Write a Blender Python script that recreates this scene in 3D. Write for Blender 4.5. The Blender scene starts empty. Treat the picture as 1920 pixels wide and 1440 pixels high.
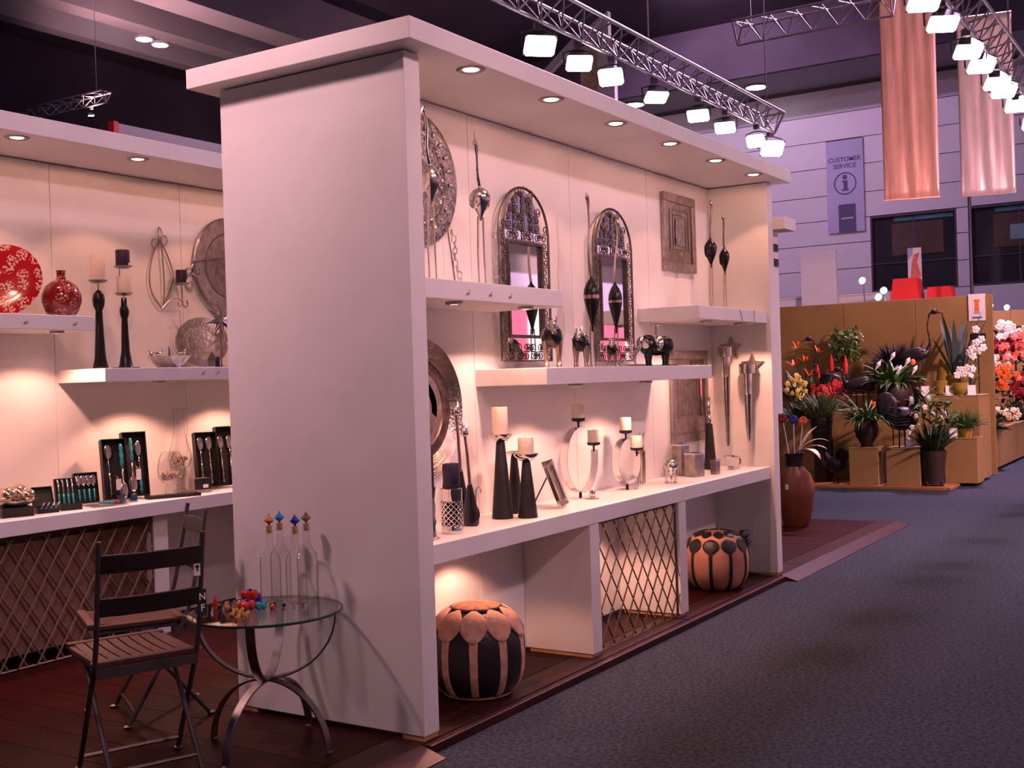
import bpy, math, random
from mathutils import Vector, Matrix, Euler

scene = bpy.context.scene
col = scene.collection
PI = math.pi
rad = math.radians
random.seed(11)

# ---------------------------------------------------------------- camera
cam_d = bpy.data.cameras.new('camera')
cam_d.sensor_fit = 'HORIZONTAL'
cam_d.sensor_width = 36.0
cam_d.lens = 36.0 * 2154.36 / 1920.0
cam_d.clip_end = 200
cam = bpy.data.objects.new('camera', cam_d)
col.objects.link(cam)
YAW, PITCH, ROLL = 0.5672, -0.0044, -0.0307
_fw = Vector((-math.sin(YAW) * math.cos(PITCH), math.cos(YAW) * math.cos(PITCH), math.sin(PITCH)))
_r = Vector((math.cos(YAW), math.sin(YAW), 0))
_u = _r.cross(_fw)
_r2 = math.cos(ROLL) * _r + math.sin(ROLL) * _u
_u2 = -math.sin(ROLL) * _r + math.cos(ROLL) * _u
cam.matrix_world = Matrix(((_r2.x, _u2.x, -_fw.x, 2.6385), (_r2.y, _u2.y, -_fw.y, -3.4523),
                           (_r2.z, _u2.z, -_fw.z, 1.3426), (0, 0, 0, 1)))
scene.camera = cam

# ---------------------------------------------------------------- world, exposure, light levels
scene.view_settings.view_transform = 'Standard'
scene.view_settings.look = 'None'
scene.view_settings.gamma = 1.0
scene.view_settings.exposure = 0.6
scene.view_settings.use_curve_mapping = False
world = bpy.data.worlds.new('hall_air')
scene.world = world
world.use_nodes = True
world.node_tree.nodes['Background'].inputs[0].default_value = (0.40, 0.22, 0.36, 1)
world.node_tree.nodes['Background'].inputs[1].default_value = 0.10

WARM = (1.0, 0.43, 0.30)          # halogen downlights as the photograph's white balance shows them
HALL = (1.0, 0.52, 0.565)           # truss floodlights
AISLE = (0.97, 0.53, 0.605)          # mixed hall light falling on the aisle side
VIOLET = (0.86, 0.52, 0.90)        # added unseen lamps high under the hall roof
P_DOWN, P_PUCK, P_UNDER = 5.6, 13.0, 8.0
P_KEY, P_AISLE, P_HALL = 170.0, 310.0, 850.0

# ---------------------------------------------------------------- mesh helpers
class MB:
    def __init__(s):
        s.v = []; s.f = []
    def add(s, vs, fs, M=None):
        o = len(s.v)
        if M is not None:
            vs = [M @ Vector(p) for p in vs]
        s.v += [tuple(p) for p in vs]
        s.f += [tuple(i + o for i in f) for f in fs]
        return s
    def bb(s, x0, x1, y0, y1, z0, z1, M=None):
        vs = [(x0, y0, z0), (x1, y0, z0), (x1, y1, z0), (x0, y1, z0), (x0, y0, z1), (x1, y0, z1), (x1, y1, z1), (x0, y1, z1)]
        return s.add(vs, [(0, 3, 2, 1), (4, 5, 6, 7), (0, 1, 5, 4), (1, 2, 6, 5), (2, 3, 7, 6), (3, 0, 4, 7)], M)
    def box(s, c, d, rot=(0, 0, 0)):
        M = Matrix.Translation(c) @ Euler(rot).to_matrix().to_4x4()
        return s.bb(-d[0] / 2, d[0] / 2, -d[1] / 2, d[1] / 2, -d[2] / 2, d[2] / 2, M)
    def tube(s, pts, r, n=6, closed=False, flat=1.0):
        pts = [Vector(p) for p in pts]
        m = len(pts)
        rs = r if isinstance(r, (list, tuple)) else [r] * m
        if len(rs) != m:
            rs = [rs[0] + (rs[-1] - rs[0]) * i / (m - 1) for i in range(m)]
        vs = []; fs = []
        prev = None
        for i, p in enumerate(pts):
            if closed:
                d = pts[(i + 1) % m] - pts[i - 1]
            else:
                d = pts[min(i + 1, m - 1)] - pts[max(i - 1, 0)]
            if d.length < 1e-9: d = Vector((0, 0, 1))
            d.normalize()
            if prev is None:
                a = Vector((0, 0, 1)) if abs(d.z) < 0.9 else Vector((1, 0, 0))
                nx = d.cross(a).normalized()
            else:
                nx = (prev - d * prev.dot(d))
                nx = nx.normalized() if nx.length > 1e-6 else d.orthogonal().normalized()
            prev = nx
            ny = d.cross(nx)
            for k in range(n):
                a = 2 * PI * k / n
                vs.append(p + (nx * math.cos(a) + ny * math.sin(a) * flat) * rs[i])
        for i in range(m if closed else m - 1):
            j = (i + 1) % m
            for k in range(n):
                k2 = (k + 1) % n
                fs.append((i * n + k, i * n + k2, j * n + k2, j * n + k))
        if not closed:
            fs.append(tuple(range(n - 1, -1, -1)))
            fs.append(tuple((m - 1) * n + k for k in range(n)))
        return s.add(vs, fs)
    def lathe(s, prof, n=16, c=(0, 0, 0), sx=1, sy=1, M=None, cap=True):
        vs = []; fs = []
        for (r, z) in prof:
            for k in range(n):
                a = 2 * PI * k / n
                vs.append((c[0] + r * sx * math.cos(a), c[1] + r * sy * math.sin(a), c[2] + z))
        for i in range(len(prof) - 1):
            for k in range(n):
                k2 = (k + 1) % n
                fs.append((i * n + k, i * n + k2, (i + 1) * n + k2, (i + 1) * n + k))
        if not cap: return s.add(vs, fs, M)
        if prof[0][0] > 1e-5: fs.append(tuple(range(n - 1, -1, -1)))
        if prof[-1][0] > 1e-5: fs.append(tuple((len(prof) - 1) * n + k for k in range(n)))
        return s.add(vs, fs, M)
    def ell(s, c, r, nu=12, nv=7, rot=(0, 0, 0)):
        if not isinstance(r, (list, tuple)): r = (r, r, r)
        M = Matrix.Translation(c) @ Euler(rot).to_matrix().to_4x4() @ Matrix.Diagonal((r[0], r[1], r[2], 1))
        prof = [(max(1e-6, math.sin(PI * i / nv)), -math.cos(PI * i / nv)) for i in range(nv + 1)]
        return s.lathe(prof, nu, M=M)
    def prism(s, poly, y0, y1, M=None):
        """polygon in local x,z extruded along y"""
        n = len(poly)
        vs = [(p[0], y0, p[1]) for p in poly] + [(p[0], y1, p[1]) for p in poly]
        fs = [tuple(range(n)), tuple(range(2 * n - 1, n - 1, -1))]
        for i in range(n):
            j = (i + 1) % n
            fs.append((j, i, n + i, n + j))
        return s.add(vs, fs, M)
    def blade(s, base, az, el, length, width, droop=0.6, n=5, twist=0.0):
        """curved tapering leaf blade"""
        b = Vector(base); vs = []; fs = []
        p = b.copy(); e = el
        side = Vector((-math.sin(az), math.cos(az), 0))
        for i in range(n + 1):
            t = i / n
            w = width * (math.sin(PI * min(1, 0.18 + 0.82 * t)) ** 0.8) * 0.5 + 0.0008
            up = Vector((0, 0, twist))
            vs += [p - (side + up) * w, p + (side + up) * w]
            d = Vector((math.cos(az) * math.cos(e), math.sin(az) * math.cos(e), math.sin(e)))
            p = p + d * (length / n)
            e -= droop / n * (0.6 + t)
        for i in range(n):
            fs.append((2 * i, 2 * i + 1, 2 * i + 3, 2 * i + 2))
        return s.add(vs, fs)
    def mesh(s, name, mat, smooth=False):
        me = bpy.data.meshes.new(name)
        me.from_pydata(s.v, [], s.f)
        me.validate()
        if mat is not None: me.materials.append(mat)
        if smooth:
            me.polygons.foreach_set('use_smooth', [True] * len(me.polygons))
        me.update()
        return me
    def build(s, name, mat, parent=None, smooth=False, bevel=0, remesh=0, solid=0, kind=None, edge=35):
        me = s.mesh(name, mat, smooth)
        o = bpy.data.objects.new(name, me)
        col.objects.link(o)
        if parent is not None: o.parent = parent
        if bevel:
            b = o.modifiers.new('bevel', 'BEVEL'); b.width = bevel; b.segments = 2; b.limit_method = 'ANGLE'
        if solid:
            b = o.modifiers.new('solid', 'SOLIDIFY'); b.thickness = solid; b.offset = 0
        if remesh:
            b = o.modifiers.new('remesh', 'REMESH'); b.mode = 'VOXEL'; b.voxel_size = remesh; b.use_smooth_shade = True
            b = o.modifiers.new('smooth', 'SMOOTH'); b.iterations = 4; b.factor = 0.5
        elif smooth:
            try:
                with bpy.context.temp_override(object=o):
                    pass
                me.set_sharp_from_angle(angle=rad(edge))
            except Exception:
                pass
        if kind: o['kind'] = kind
        return o

def P(parent, name, mat, *ops, **kw):
    """one mesh part made from a list of shape operations"""
    m = MB()
    for op in ops:
        a = [x for x in op[1:] if not isinstance(x, dict)]
        k = {}
        for x in op[1:]:
            if isinstance(x, dict): k.update(x)
        getattr(m, op[0])(*a, **k)
    kw.setdefault('smooth', True)
    return m.build(name, mat, parent, **kw)

def T(name, label, cat, loc, rot=90.0, group=None):
    """an Empty at the base of a thing"""
    o = bpy.data.objects.new(name, None)
    o.empty_display_size = 0.05
    col.objects.link(o)
    o.location = loc
    o.rotation_euler = (0, 0, rad(rot))
    o['label'] = label; o['category'] = cat
    if group: o['group'] = group
    return o

def tag(o, label=None, cat=None, group=None, kind=None):
    if label: o['label'] = label
    if cat: o['category'] = cat
    if group: o['group'] = group
    if kind: o['kind'] = kind
    return o

def dup(root, loc=None, rot=None, label=None, group=None):
    r = root.copy(); col.objects.link(r)
    if loc is not None: r.location = loc
    if rot is not None: r.rotation_euler = (0, 0, rad(rot))
    if label: r['label'] = label
    if group: r['group'] = group
    def rec(a, b):
        for ch in list(a.children):
            c = ch.copy(); col.objects.link(c); c.parent = b
            c.matrix_parent_inverse = ch.matrix_parent_inverse.copy()
            rec(ch, c)
    rec(root, r)
    return r

def inst(name, me, parent, loc=(0, 0, 0), rot=(0, 0, 0), scale=(1, 1, 1)):
    o = bpy.data.objects.new(name, me)
    col.objects.link(o)
    o.parent = parent; o.location = loc; o.rotation_euler = rot; o.scale = scale
    return o

def bar_between(name, me, parent, a, b, r):
    """unit-length bar mesh along z placed between two points"""
    a = Vector(a); b = Vector(b); d = b - a
    o = bpy.data.objects.new(name, me)
    col.objects.link(o)
    o.parent = parent
    o.rotation_mode = 'QUATERNION'
    o.location = a
    o.rotation_quaternion = d.to_track_quat('Z', 'Y')
    o.scale = (r, r, d.length)
    return o

def spot(name, loc, target, power, color, size=100, blend=0.3, radius=0.02, parent=None):
    d = bpy.data.lights.new(name, 'SPOT')
    d.energy = power; d.color = color; d.spot_size = rad(size); d.spot_blend = blend; d.shadow_soft_size = radius
    o = bpy.data.objects.new(name, d)
    col.objects.link(o)
    o.location = loc
    o.rotation_mode = 'QUATERNION'
    o.rotation_quaternion = (Vector(target) - Vector(loc)).to_track_quat('-Z', 'Y')
    if parent is not None:
        o.parent = parent
        o.matrix_parent_inverse = parent_inv(parent)
    return o

def parent_inv(p):
    M = Matrix.Translation(p.location) @ p.rotation_euler.to_matrix().to_4x4()
    return M.inverted()

# ---------------------------------------------------------------- materials
def mat(name, c, rough=0.5, metal=0.0, var=0.08, scale=12.0, bump=0.0, bscale=80.0, spec=0.5, trans=0.0, ior=1.45,
        emit=None, estr=0.0, rnd=0.0, c2=None, stretch=(1, 1, 1), lo=0.35, hi=0.65, sss=0.0, coat=0.0, alpha=1.0):
    m = bpy.data.materials.new(name)
    m.use_nodes = True
    nt = m.node_tree; N = nt.nodes; L = nt.links
    b = N['Principled BSDF']
    b.inputs['Roughness'].default_value = rough
    b.inputs['Metallic'].default_value = metal
    b.inputs['Specular IOR Level'].default_value = spec
    b.inputs['Transmission Weight'].default_value = trans
    b.inputs['IOR'].default_value = ior
    b.inputs['Coat Weight'].default_value = coat
    b.inputs['Alpha'].default_value = alpha
    if sss:
        b.inputs['Subsurface Weight'].default_value = sss
        b.inputs['Subsurface Radius'].default_value = (0.02, 0.012, 0.008)
    tc = N.new('ShaderNodeTexCoord'); mp = N.new('ShaderNodeMapping')
    mp.inputs['Scale'].default_value = stretch
    L.new(tc.outputs['Object'], mp.inputs['Vector'])
    nz = N.new('ShaderNodeTexNoise')
    nz.inputs['Scale'].default_value = scale; nz.inputs['Detail'].default_value = 4
    L.new(mp.outputs[0], nz.inputs['Vector'])
    rp = N.new('ShaderNodeValToRGB')
    rp.color_ramp.elements[0].position = lo; rp.color_ramp.elements[1].position = hi
    if c2 is None:
        rp.color_ramp.elements[0].color = tuple(x * (1 - var) for x in c) + (1,)
        rp.color_ramp.elements[1].color = tuple(min(1, x * (1 + var)) for x in c) + (1,)
    else:
        rp.color_ramp.elements[0].color = tuple(c) + (1,)
        rp.color_ramp.elements[1].color = tuple(c2) + (1,)
    L.new(nz.outputs['Fac'], rp.inputs['Fac'])
    out = rp.outputs['Color']
    if rnd:
        oi = N.new('ShaderNodeObjectInfo'); mr = N.new('ShaderNodeMapRange')
        mr.inputs['To Min'].default_value = 1 - rnd; mr.inputs['To Max'].default_value = 1 + rnd
        L.new(oi.outputs['Random'], mr.inputs['Value'])
        mx = N.new('ShaderNodeVectorMath'); mx.operation = 'SCALE'
        L.new(out, mx.inputs[0]); L.new(mr.outputs[0], mx.inputs['Scale'])
        out = mx.outputs[0]
    L.new(out, b.inputs['Base Color'])
    if bump:
        n2 = N.new('ShaderNodeTexNoise'); n2.inputs['Scale'].default_value = bscale; n2.inputs['Detail'].default_value = 3
        L.new(mp.outputs[0], n2.inputs['Vector'])
        bp = N.new('ShaderNodeBump'); bp.inputs['Strength'].default_value = bump; bp.inputs['Distance'].default_value = 0.01
        L.new(n2.outputs['Fac'], bp.inputs['Height']); L.new(bp.outputs[0], b.inputs['Normal'])
    if emit is not None:
        b.inputs['Emission Color'].default_value = tuple(emit) + (1,)
        b.inputs['Emission Strength'].default_value = estr
    return m

def embossed(name, c, rough, rings=60.0, vscale=40.0, strength=0.6, metal=1.0):
    """metal with concentric and cellular chasing (local x,z plane)"""
    m = mat(name, c, rough, metal, var=0.25, scale=25)
    nt = m.node_tree; N = nt.nodes; L = nt.links
    tc = N.new('ShaderNodeTexCoord')
    vo = N.new('ShaderNodeTexVoronoi'); vo.inputs['Scale'].default_value = vscale
    L.new(tc.outputs['Object'], vo.inputs['Vector'])
    bp = N.new('ShaderNodeBump'); bp.inputs['Strength'].default_value = strength; bp.inputs['Distance'].default_value = 0.006
    L.new(vo.outputs['Distance'], bp.inputs['Height'])
    L.new(bp.outputs[0], N['Principled BSDF'].inputs['Normal'])
    return m

def carpet_mat():
    m = mat('carpet_pile', (0.035, 0.031, 0.040), 0.95, var=0.1, scale=4, spec=0.1)
    nt = m.node_tree; N = nt.nodes; L = nt.links; b = N['Principled BSDF']
    tc = N.new('ShaderNodeTexCoord')
    nz = N.new('ShaderNodeTexNoise'); nz.inputs['Scale'].default_value = 55; nz.inputs['Detail'].default_value = 5; nz.inputs['Roughness'].default_value = 0.75
    L.new(tc.outputs['Object'], nz.inputs['Vector'])
    rp = N.new('ShaderNodeValToRGB')
    rp.color_ramp.elements[0].position = 0.38; rp.color_ramp.elements[0].color = (0.013, 0.016, 0.021, 1)
    rp.color_ramp.elements[1].position = 0.66; rp.color_ramp.elements[1].color = (0.062, 0.074, 0.090, 1)
    L.new(nz.outputs['Fac'], rp.inputs['Fac'])
    L.new(rp.outputs['Color'], b.inputs['Base Color'])
    bp = N.new('ShaderNodeBump'); bp.inputs['Strength'].default_value = 0.5; bp.inputs['Distance'].default_value = 0.01
    L.new(nz.outputs['Fac'], bp.inputs['Height']); L.new(bp.outputs[0], b.inputs['Normal'])
    return m

def floral_mat(name, base, blossom, scale=9.0, thr=0.33, rough=0.12):
    """glazed ceramic: red ground with pale blossom motifs"""
    m = mat(name, base, rough, var=0.15, scale=6, coat=0.6)
    nt = m.node_tree; N = nt.nodes; L = nt.links; b = N['Principled BSDF']
    tc = N.new('ShaderNodeTexCoord')
    vo = N.new('ShaderNodeTexVoronoi'); vo.inputs['Scale'].default_value = scale; vo.inputs['Randomness'].default_value = 0.6
    v2 = N.new('ShaderNodeTexVoronoi'); v2.inputs['Scale'].default_value = scale * 5.5
    sp = N.new('ShaderNodeSeparateXYZ'); cb = N.new('ShaderNodeCombineXYZ')
    L.new(tc.outputs['Object'], sp.inputs[0]); L.new(sp.outputs['X'], cb.inputs['X']); L.new(sp.outputs['Z'], cb.inputs['Y'])
    vo.voronoi_dimensions = '2D'; v2.voronoi_dimensions = '2D'
    L.new(cb.outputs[0], vo.inputs['Vector']); L.new(cb.outputs[0], v2.inputs['Vector'])
    c1 = N.new('ShaderNodeMath'); c1.operation = 'LESS_THAN'; c1.inputs[1].default_value = thr
    L.new(vo.outputs['Distance'], c1.inputs[0])
    c3 = N.new('ShaderNodeMath'); c3.operation = 'LESS_THAN'; c3.inputs[1].default_value = 0.42
    L.new(v2.outputs['Distance'], c3.inputs[0])
    mu = N.new('ShaderNodeMath'); mu.operation = 'MULTIPLY'
    L.new(c1.outputs[0], mu.inputs[0]); L.new(c3.outputs[0], mu.inputs[1])
    mx = N.new('ShaderNodeMix'); mx.data_type = 'RGBA'
    mx.inputs['A'].default_value = tuple(base) + (1,); mx.inputs['B'].default_value = tuple(blossom) + (1,)
    L.new(mu.outputs[0], mx.inputs['Factor'])
    L.new(mx.outputs['Result'], b.inputs['Base Color'])
    return m

def thin_glass(name, tint, edge):
    """clear pane: straight-through transmission plus Fresnel reflection"""
    m = bpy.data.materials.new(name); m.use_nodes = True
    nt = m.node_tree; N = nt.nodes; L = nt.links
    N.remove(N['Principled BSDF'])
    tr = N.new('ShaderNodeBsdfTransparent'); gl = N.new('ShaderNodeBsdfGlossy'); mx = N.new('ShaderNodeMixShader'); fr = N.new('ShaderNodeLayerWeight')
    nz = N.new('ShaderNodeTexNoise'); nz.inputs['Scale'].default_value = 3
    rp = N.new('ShaderNodeValToRGB')
    rp.color_ramp.elements[0].color = tuple(x * 0.985 for x in tint) + (1,); rp.color_ramp.elements[1].color = tuple(tint) + (1,)
    ed = N.new('ShaderNodeValToRGB')       # longer path through the wall towards the silhouette
    ed.color_ramp.elements[0].position = 0.55; ed.color_ramp.elements[0].color = (1, 1, 1, 1)
    ed.color_ramp.elements[1].position = 0.97; ed.color_ramp.elements[1].color = (1 - edge, 1 - edge, 1 - edge, 1)
    mm = N.new('ShaderNodeMix'); mm.data_type = 'RGBA'; mm.blend_type = 'MULTIPLY'; mm.inputs['Factor'].default_value = 1.0
    L.new(fr.outputs['Facing'], ed.inputs['Fac'])
    L.new(nz.outputs['Fac'], rp.inputs['Fac']); L.new(rp.outputs['Color'], mm.inputs['A']); L.new(ed.outputs['Color'], mm.inputs['B']); L.new(mm.outputs['Result'], tr.inputs['Color'])
    gl.inputs['Roughness'].default_value = 0.02; fr.inputs['Blend'].default_value = 0.5
    pw = N.new('ShaderNodeMath'); pw.operation = 'POWER'; pw.inputs[1].default_value = 3.5
    ma = N.new('ShaderNodeMath'); ma.operation = 'MULTIPLY_ADD'; ma.inputs[1].default_value = 0.85; ma.inputs[2].default_value = 0.035
    L.new(fr.outputs['Facing'], pw.inputs[0]); L.new(pw.outputs[0], ma.inputs[0]); L.new(ma.outputs[0], mx.inputs[0]); L.new(tr.outputs[0], mx.inputs[1]); L.new(gl.outputs[0], mx.inputs[2])
    L.new(mx.outputs[0], N['Material Output'].inputs['Surface'])
    return m

WHITE = mat('white_laminate', (0.80, 0.79, 0.77), 0.42, var=0.03, scale=3, bump=0.04, bscale=25)
WHITE2 = mat('white_shelf_lacquer', (0.82, 0.81, 0.80), 0.38, var=0.02, scale=5)
CARPET = carpet_mat()
WOOD = mat('jarrah_floor', (0.016, 0.0018, 0.0013), 0.42, c2=(0.036, 0.0046, 0.0027), scale=5, stretch=(0.6, 9, 1), rnd=0.28, spec=0.10)
WOODB = mat('jarrah_border', (0.028, 0.009, 0.008), 0.38, c2=(0.050, 0.015, 0.012), scale=5, stretch=(9, 0.6, 1), rnd=0.2, spec=0.18)
PAD = mat('pine_packer', (0.55, 0.30, 0.13), 0.6, scale=20)
SILVER = mat('silver_metal', (0.62, 0.58, 0.54), 0.22, 1.0, var=0.25, scale=18)
NICKEL = mat('polished_nickel', (0.78, 0.74, 0.70), 0.12, 1.0, var=0.1, scale=10)
BRASSY = mat('aged_nickel_legs', (0.50, 0.40, 0.30), 0.3, 1.0, var=0.2, scale=14)
PEWTER = embossed('chased_pewter', (0.42, 0.39, 0.37), 0.24, vscale=45, strength=1.0)
PEWTER2 = embossed('beaten_tray_metal', (0.34, 0.29, 0.26), 0.36, vscale=70, strength=0.35)
PEWTER3 = mat('spun_tray_metal', (0.40, 0.35, 0.31), 0.33, 1.0, var=0.2, scale=22, bump=0.2, bscale=60)
BLACK = mat('black_lacquer', (0.012, 0.010, 0.010), 0.25, var=0.3, scale=9)
BLACKM = mat('black_matt', (0.016, 0.013, 0.013), 0.55, var=0.3, scale=9)
WAX = mat('cream_wax', (0.86, 0.76, 0.62), 0.45, var=0.05, scale=6, sss=0.25)
WAXP = mat('aubergine_wax', (0.030, 0.015, 0.045), 0.45, var=0.2, scale=7)
IRON = mat('wrought_iron', (0.15, 0.12, 0.105), 0.42, 1.0, var=0.3, scale=30)
GOLD2 = mat('brass_lattice_bright', (0.20, 0.13, 0.07), 0.5, 0.45, var=0.2, scale=20)
GOLD = mat('brass_lattice', (0.13, 0.085, 0.05), 0.45, 0.9, var=0.2, scale=20)
MIRROR = mat('mirror_glass', (0.86, 0.86, 0.88), 0.02, 1.0, var=0.01, scale=2)
GLASS = thin_glass('clear_glass', (0.97, 0.97, 0.97), 0.75)
GREENGL = thin_glass('table_glass', (0.90, 0.945, 0.93), 0.05)
CORK = mat('cork', (0.45, 0.25, 0.10), 0.8, var=0.25, scale=60)
STEEL = mat('grey_steel', (0.30, 0.27, 0.27), 0.35, 1.0, var=0.15, scale=15)
STEELD = mat('painted_grey_tube', (0.10, 0.085, 0.085), 0.38, 0.6, var=0.15, scale=15)
ALU = mat('truss_aluminium', (0.46, 0.43, 0.45), 0.45, 1.0, var=0.12, scale=15)
SEATW = mat('merbau_slats', (0.055, 0.016, 0.012), 0.45, c2=(0.105, 0.032, 0.024), scale=6, stretch=(8, 1, 1), rnd=0.15)
BLACKW = mat('dark_back_slat', (0.020, 0.011, 0.011), 0.38, var=0.3, scale=8)
LEATHER = mat('black_leather', (0.012, 0.010, 0.010), 0.45, var=0.3, scale=12, bump=0.25, bscale=40)
HIDE = mat('tan_hide', (0.40, 0.20, 0.13), 0.75, c2=(0.66, 0.40, 0.28), scale=14, bump=0.3, bscale=50)
HIDE2 = mat('pink_hide', (0.45, 0.21, 0.14), 0.7, c2=(0.55, 0.28, 0.19), scale=9, bump=0.3, bscale=25)
FEATHER = mat('black_feather', (0.015, 0.011, 0.011), 0.7, var=0.3, scale=20)
TAN = mat('tan_board', (0.29, 0.175, 0.060), 0.75, var=0.07, scale=3)
TANW = mat('tan_timber_base', (0.34, 0.14, 0.05), 0.5, var=0.15, scale=4, stretch=(0.6, 6, 1))
DARKPOT = mat('dark_rattan', (0.028, 0.014, 0.012), 0.55, var=0.35, scale=40, bump=0.4, bscale=60)
TERRA = mat('burnt_clay', (0.16, 0.045, 0.02), 0.38, c2=(0.24, 0.075, 0.03), scale=7)
LEAF = mat('green_leaf', (0.035, 0.085, 0.018), 0.5, c2=(0.10, 0.19, 0.04), scale=9)
LEAFD = mat('dark_leaf', (0.016, 0.040, 0.016), 0.5, c2=(0.05, 0.09, 0.03), scale=9)
LEAFG = mat('olive_grass', (0.055, 0.085, 0.025), 0.6, c2=(0.12, 0.16, 0.05), scale=9)
AGAVE = mat('agave_leaf', (0.055, 0.075, 0.060), 0.5, c2=(0.09, 0.12, 0.09), scale=6)
DARKSP = mat('aubergine_spikes', (0.018, 0.012, 0.024), 0.6, var=0.3, scale=9)
DMETAL = mat('dark_bronze_metal', (0.030, 0.022, 0.026), 0.4, 0.6, var=0.35, scale=25, bump=0.2, bscale=40)
AMBER = mat('amber_glass', (0.52, 0.36, 0.07), 0.06, 0.0, var=0.2, scale=5, trans=0.55)
CARD = mat('white_card', (0.80, 0.78, 0.78), 0.6, var=0.02, scale=4)
FL_RED = mat('red_petal', (0.62, 0.025, 0.03), 0.5, var=0.25, scale=20)
FL_ORANGE = mat('orange_petal', (0.85, 0.17, 0.03), 0.5, var=0.25, scale=20)
FL_YELLOW = mat('yellow_petal', (0.88, 0.62, 0.14), 0.5, var=0.2, scale=20)
FL_WHITE = mat('white_petal', (0.85, 0.78, 0.72), 0.5, var=0.1, scale=20)
FL_PINK = mat('coral_petal', (0.85, 0.20, 0.15), 0.5, var=0.25, scale=20)
FL_CRIM = mat('crimson_petal', (0.28, 0.012, 0.03), 0.5, var=0.25, scale=20)
FL_CREAM = mat('cream_petal', (0.80, 0.60, 0.36), 0.5, var=0.2, scale=20)
FL_BLUE = mat('blue_petal', (0.03, 0.03, 0.25), 0.5, var=0.25, scale=20)
REDCER = floral_mat('red_floral_glaze', (0.36, 0.006, 0.012), (0.62, 0.42, 0.34), 14.0, 0.42)
REDVASE = floral_mat('red_floral_vase_glaze', (0.20, 0.006, 0.010), (0.36, 0.18, 0.13), 15.0, 0.40)
CASE = mat('black_case', (0.013, 0.010, 0.010), 0.5, var=0.3, scale=20)
TURQ = mat('turquoise_beads', (0.03, 0.30, 0.36), 0.15, var=0.4, scale=80, coat=0.5)
BLUEGL = mat('petrol_blue_glass', (0.005, 0.06, 0.13), 0.06, var=0.2, scale=10, coat=0.6)
REDGL = mat('red_glass', (0.45, 0.02, 0.012), 0.08, var=0.25, scale=25, coat=0.6)
ORGL = mat('orange_glass', (0.55, 0.19, 0.07), 0.08, var=0.25, scale=25, coat=0.6)
BLUG = mat('cobalt_glass', (0.015, 0.02, 0.35), 0.08, var=0.25, scale=25, coat=0.6)
SKYG = mat('sky_blue_glass', (0.01, 0.20, 0.60), 0.08, var=0.25, scale=25, coat=0.6)
YELB = mat('mustard_beads', (0.42, 0.24, 0.02), 0.25, var=0.5, scale=90)
PEBB = mat('grey_pebbles', (0.36, 0.28, 0.24), 0.5, var=0.4, scale=40)
LAMPW = mat('halogen_lamp', (1, 1, 1), 0.3, emit=(1.0, 0.80, 0.70), estr=14)
LAMPS = mat('shelf_lamp', (1, 1, 1), 0.3, emit=(1.0, 0.75, 0.6), estr=3)
FLOODW = mat('flood_lamp_glass', (1, 1, 1), 0.3, emit=(1.0, 0.90, 0.98), estr=12)
OVALW = mat('discharge_lamp', (1, 1, 1), 0.3, emit=(0.95, 0.88, 1.0), estr=9)
HWALL = mat('hall_wall_panel', (0.62, 0.60, 0.66), 0.6, var=0.03, scale=1, rnd=0.03)
HDARK = mat('hall_black_ceiling', (0.085, 0.066, 0.090), 0.9, var=0.2, scale=0.5)
HBEAM = mat('hall_beam_paint', (0.40, 0.37, 0.40), 0.7, var=0.06, scale=1)
HSOFF = mat('hall_soffit', (0.30, 0.28, 0.31), 0.7, var=0.06, scale=0.7)
COPPER = mat('copper_satin', (0.70, 0.39, 0.30), 0.34, var=0.12, scale=3, stretch=(6, 6, 0.6), metal=0.45, bump=0.35, bscale=2.2)
PEARL = mat('pearl_satin', (0.62, 0.50, 0.50), 0.34, var=0.1, scale=3, stretch=(6, 6, 0.6), metal=0.45, bump=0.35, bscale=2.2)
BANNER = mat('lilac_banner', (0.42, 0.40, 0.60), 0.7, var=0.04, scale=2)
BANTXT = mat('banner_ink', (0.09, 0.08, 0.17), 0.7, var=0.04, scale=2)
WINGL = mat('dark_window_glass', (0.03, 0.028, 0.034), 0.06, var=0.2, scale=0.6)
SCREEN = mat('pale_blue_screen', (0.20, 0.32, 0.36), 0.5, var=0.3, scale=1.5)
TEALS = mat('teal_strip', (0.03, 0.14, 0.17), 0.5, var=0.3, scale=1.5)
BROWN = mat('brown_joinery', (0.075, 0.035, 0.025), 0.6, var=0.3, scale=1)
REDB = mat('red_board', (0.75, 0.035, 0.03), 0.5, var=0.05, scale=2)
BACKB = mat('dark_brown_board', (0.24, 0.13, 0.105), 0.6, var=0.1, scale=3)
PINKGLOW = mat('pink_lightbox', (0.8, 0.1, 0.15), 0.4, emit=(1.0, 0.09, 0.14), estr=1.3)
WHITEGLOW = mat('white_lightbox', (0.9, 0.9, 0.9), 0.4, emit=(1.0, 0.85, 0.85), estr=1.6)
# ================================================================ THE HALL
def struct(o):
    o['kind'] = 'structure'; return o

CZ = -0.055      # carpet level
PZ = -0.018      # top of the timber platform
struct(MB().bb(-26, 14, -12, 30, CZ - 0.05, CZ).build('floor', CARPET))
struct(MB().bb(-26, 14, -12, 30, 10.6, 10.7).build('ceiling', HDARK))
struct(MB().bb(-24.2, -24, -12, 30, CZ, 10.6).build('wall_left', HDARK))
wr = struct(MB().bb(14, 14.2, -12, 30, CZ, 10.6).build('wall_right', HDARK))
for k in range(6):
    for j in range(7):
        MB().bb(13.9, 14, -12 + 6 * j, -6.03 + 6 * j, CZ + 1.75 * k, CZ + 1.73 + 1.75 * k).build('cladding_panel', HWALL, wr)
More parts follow.
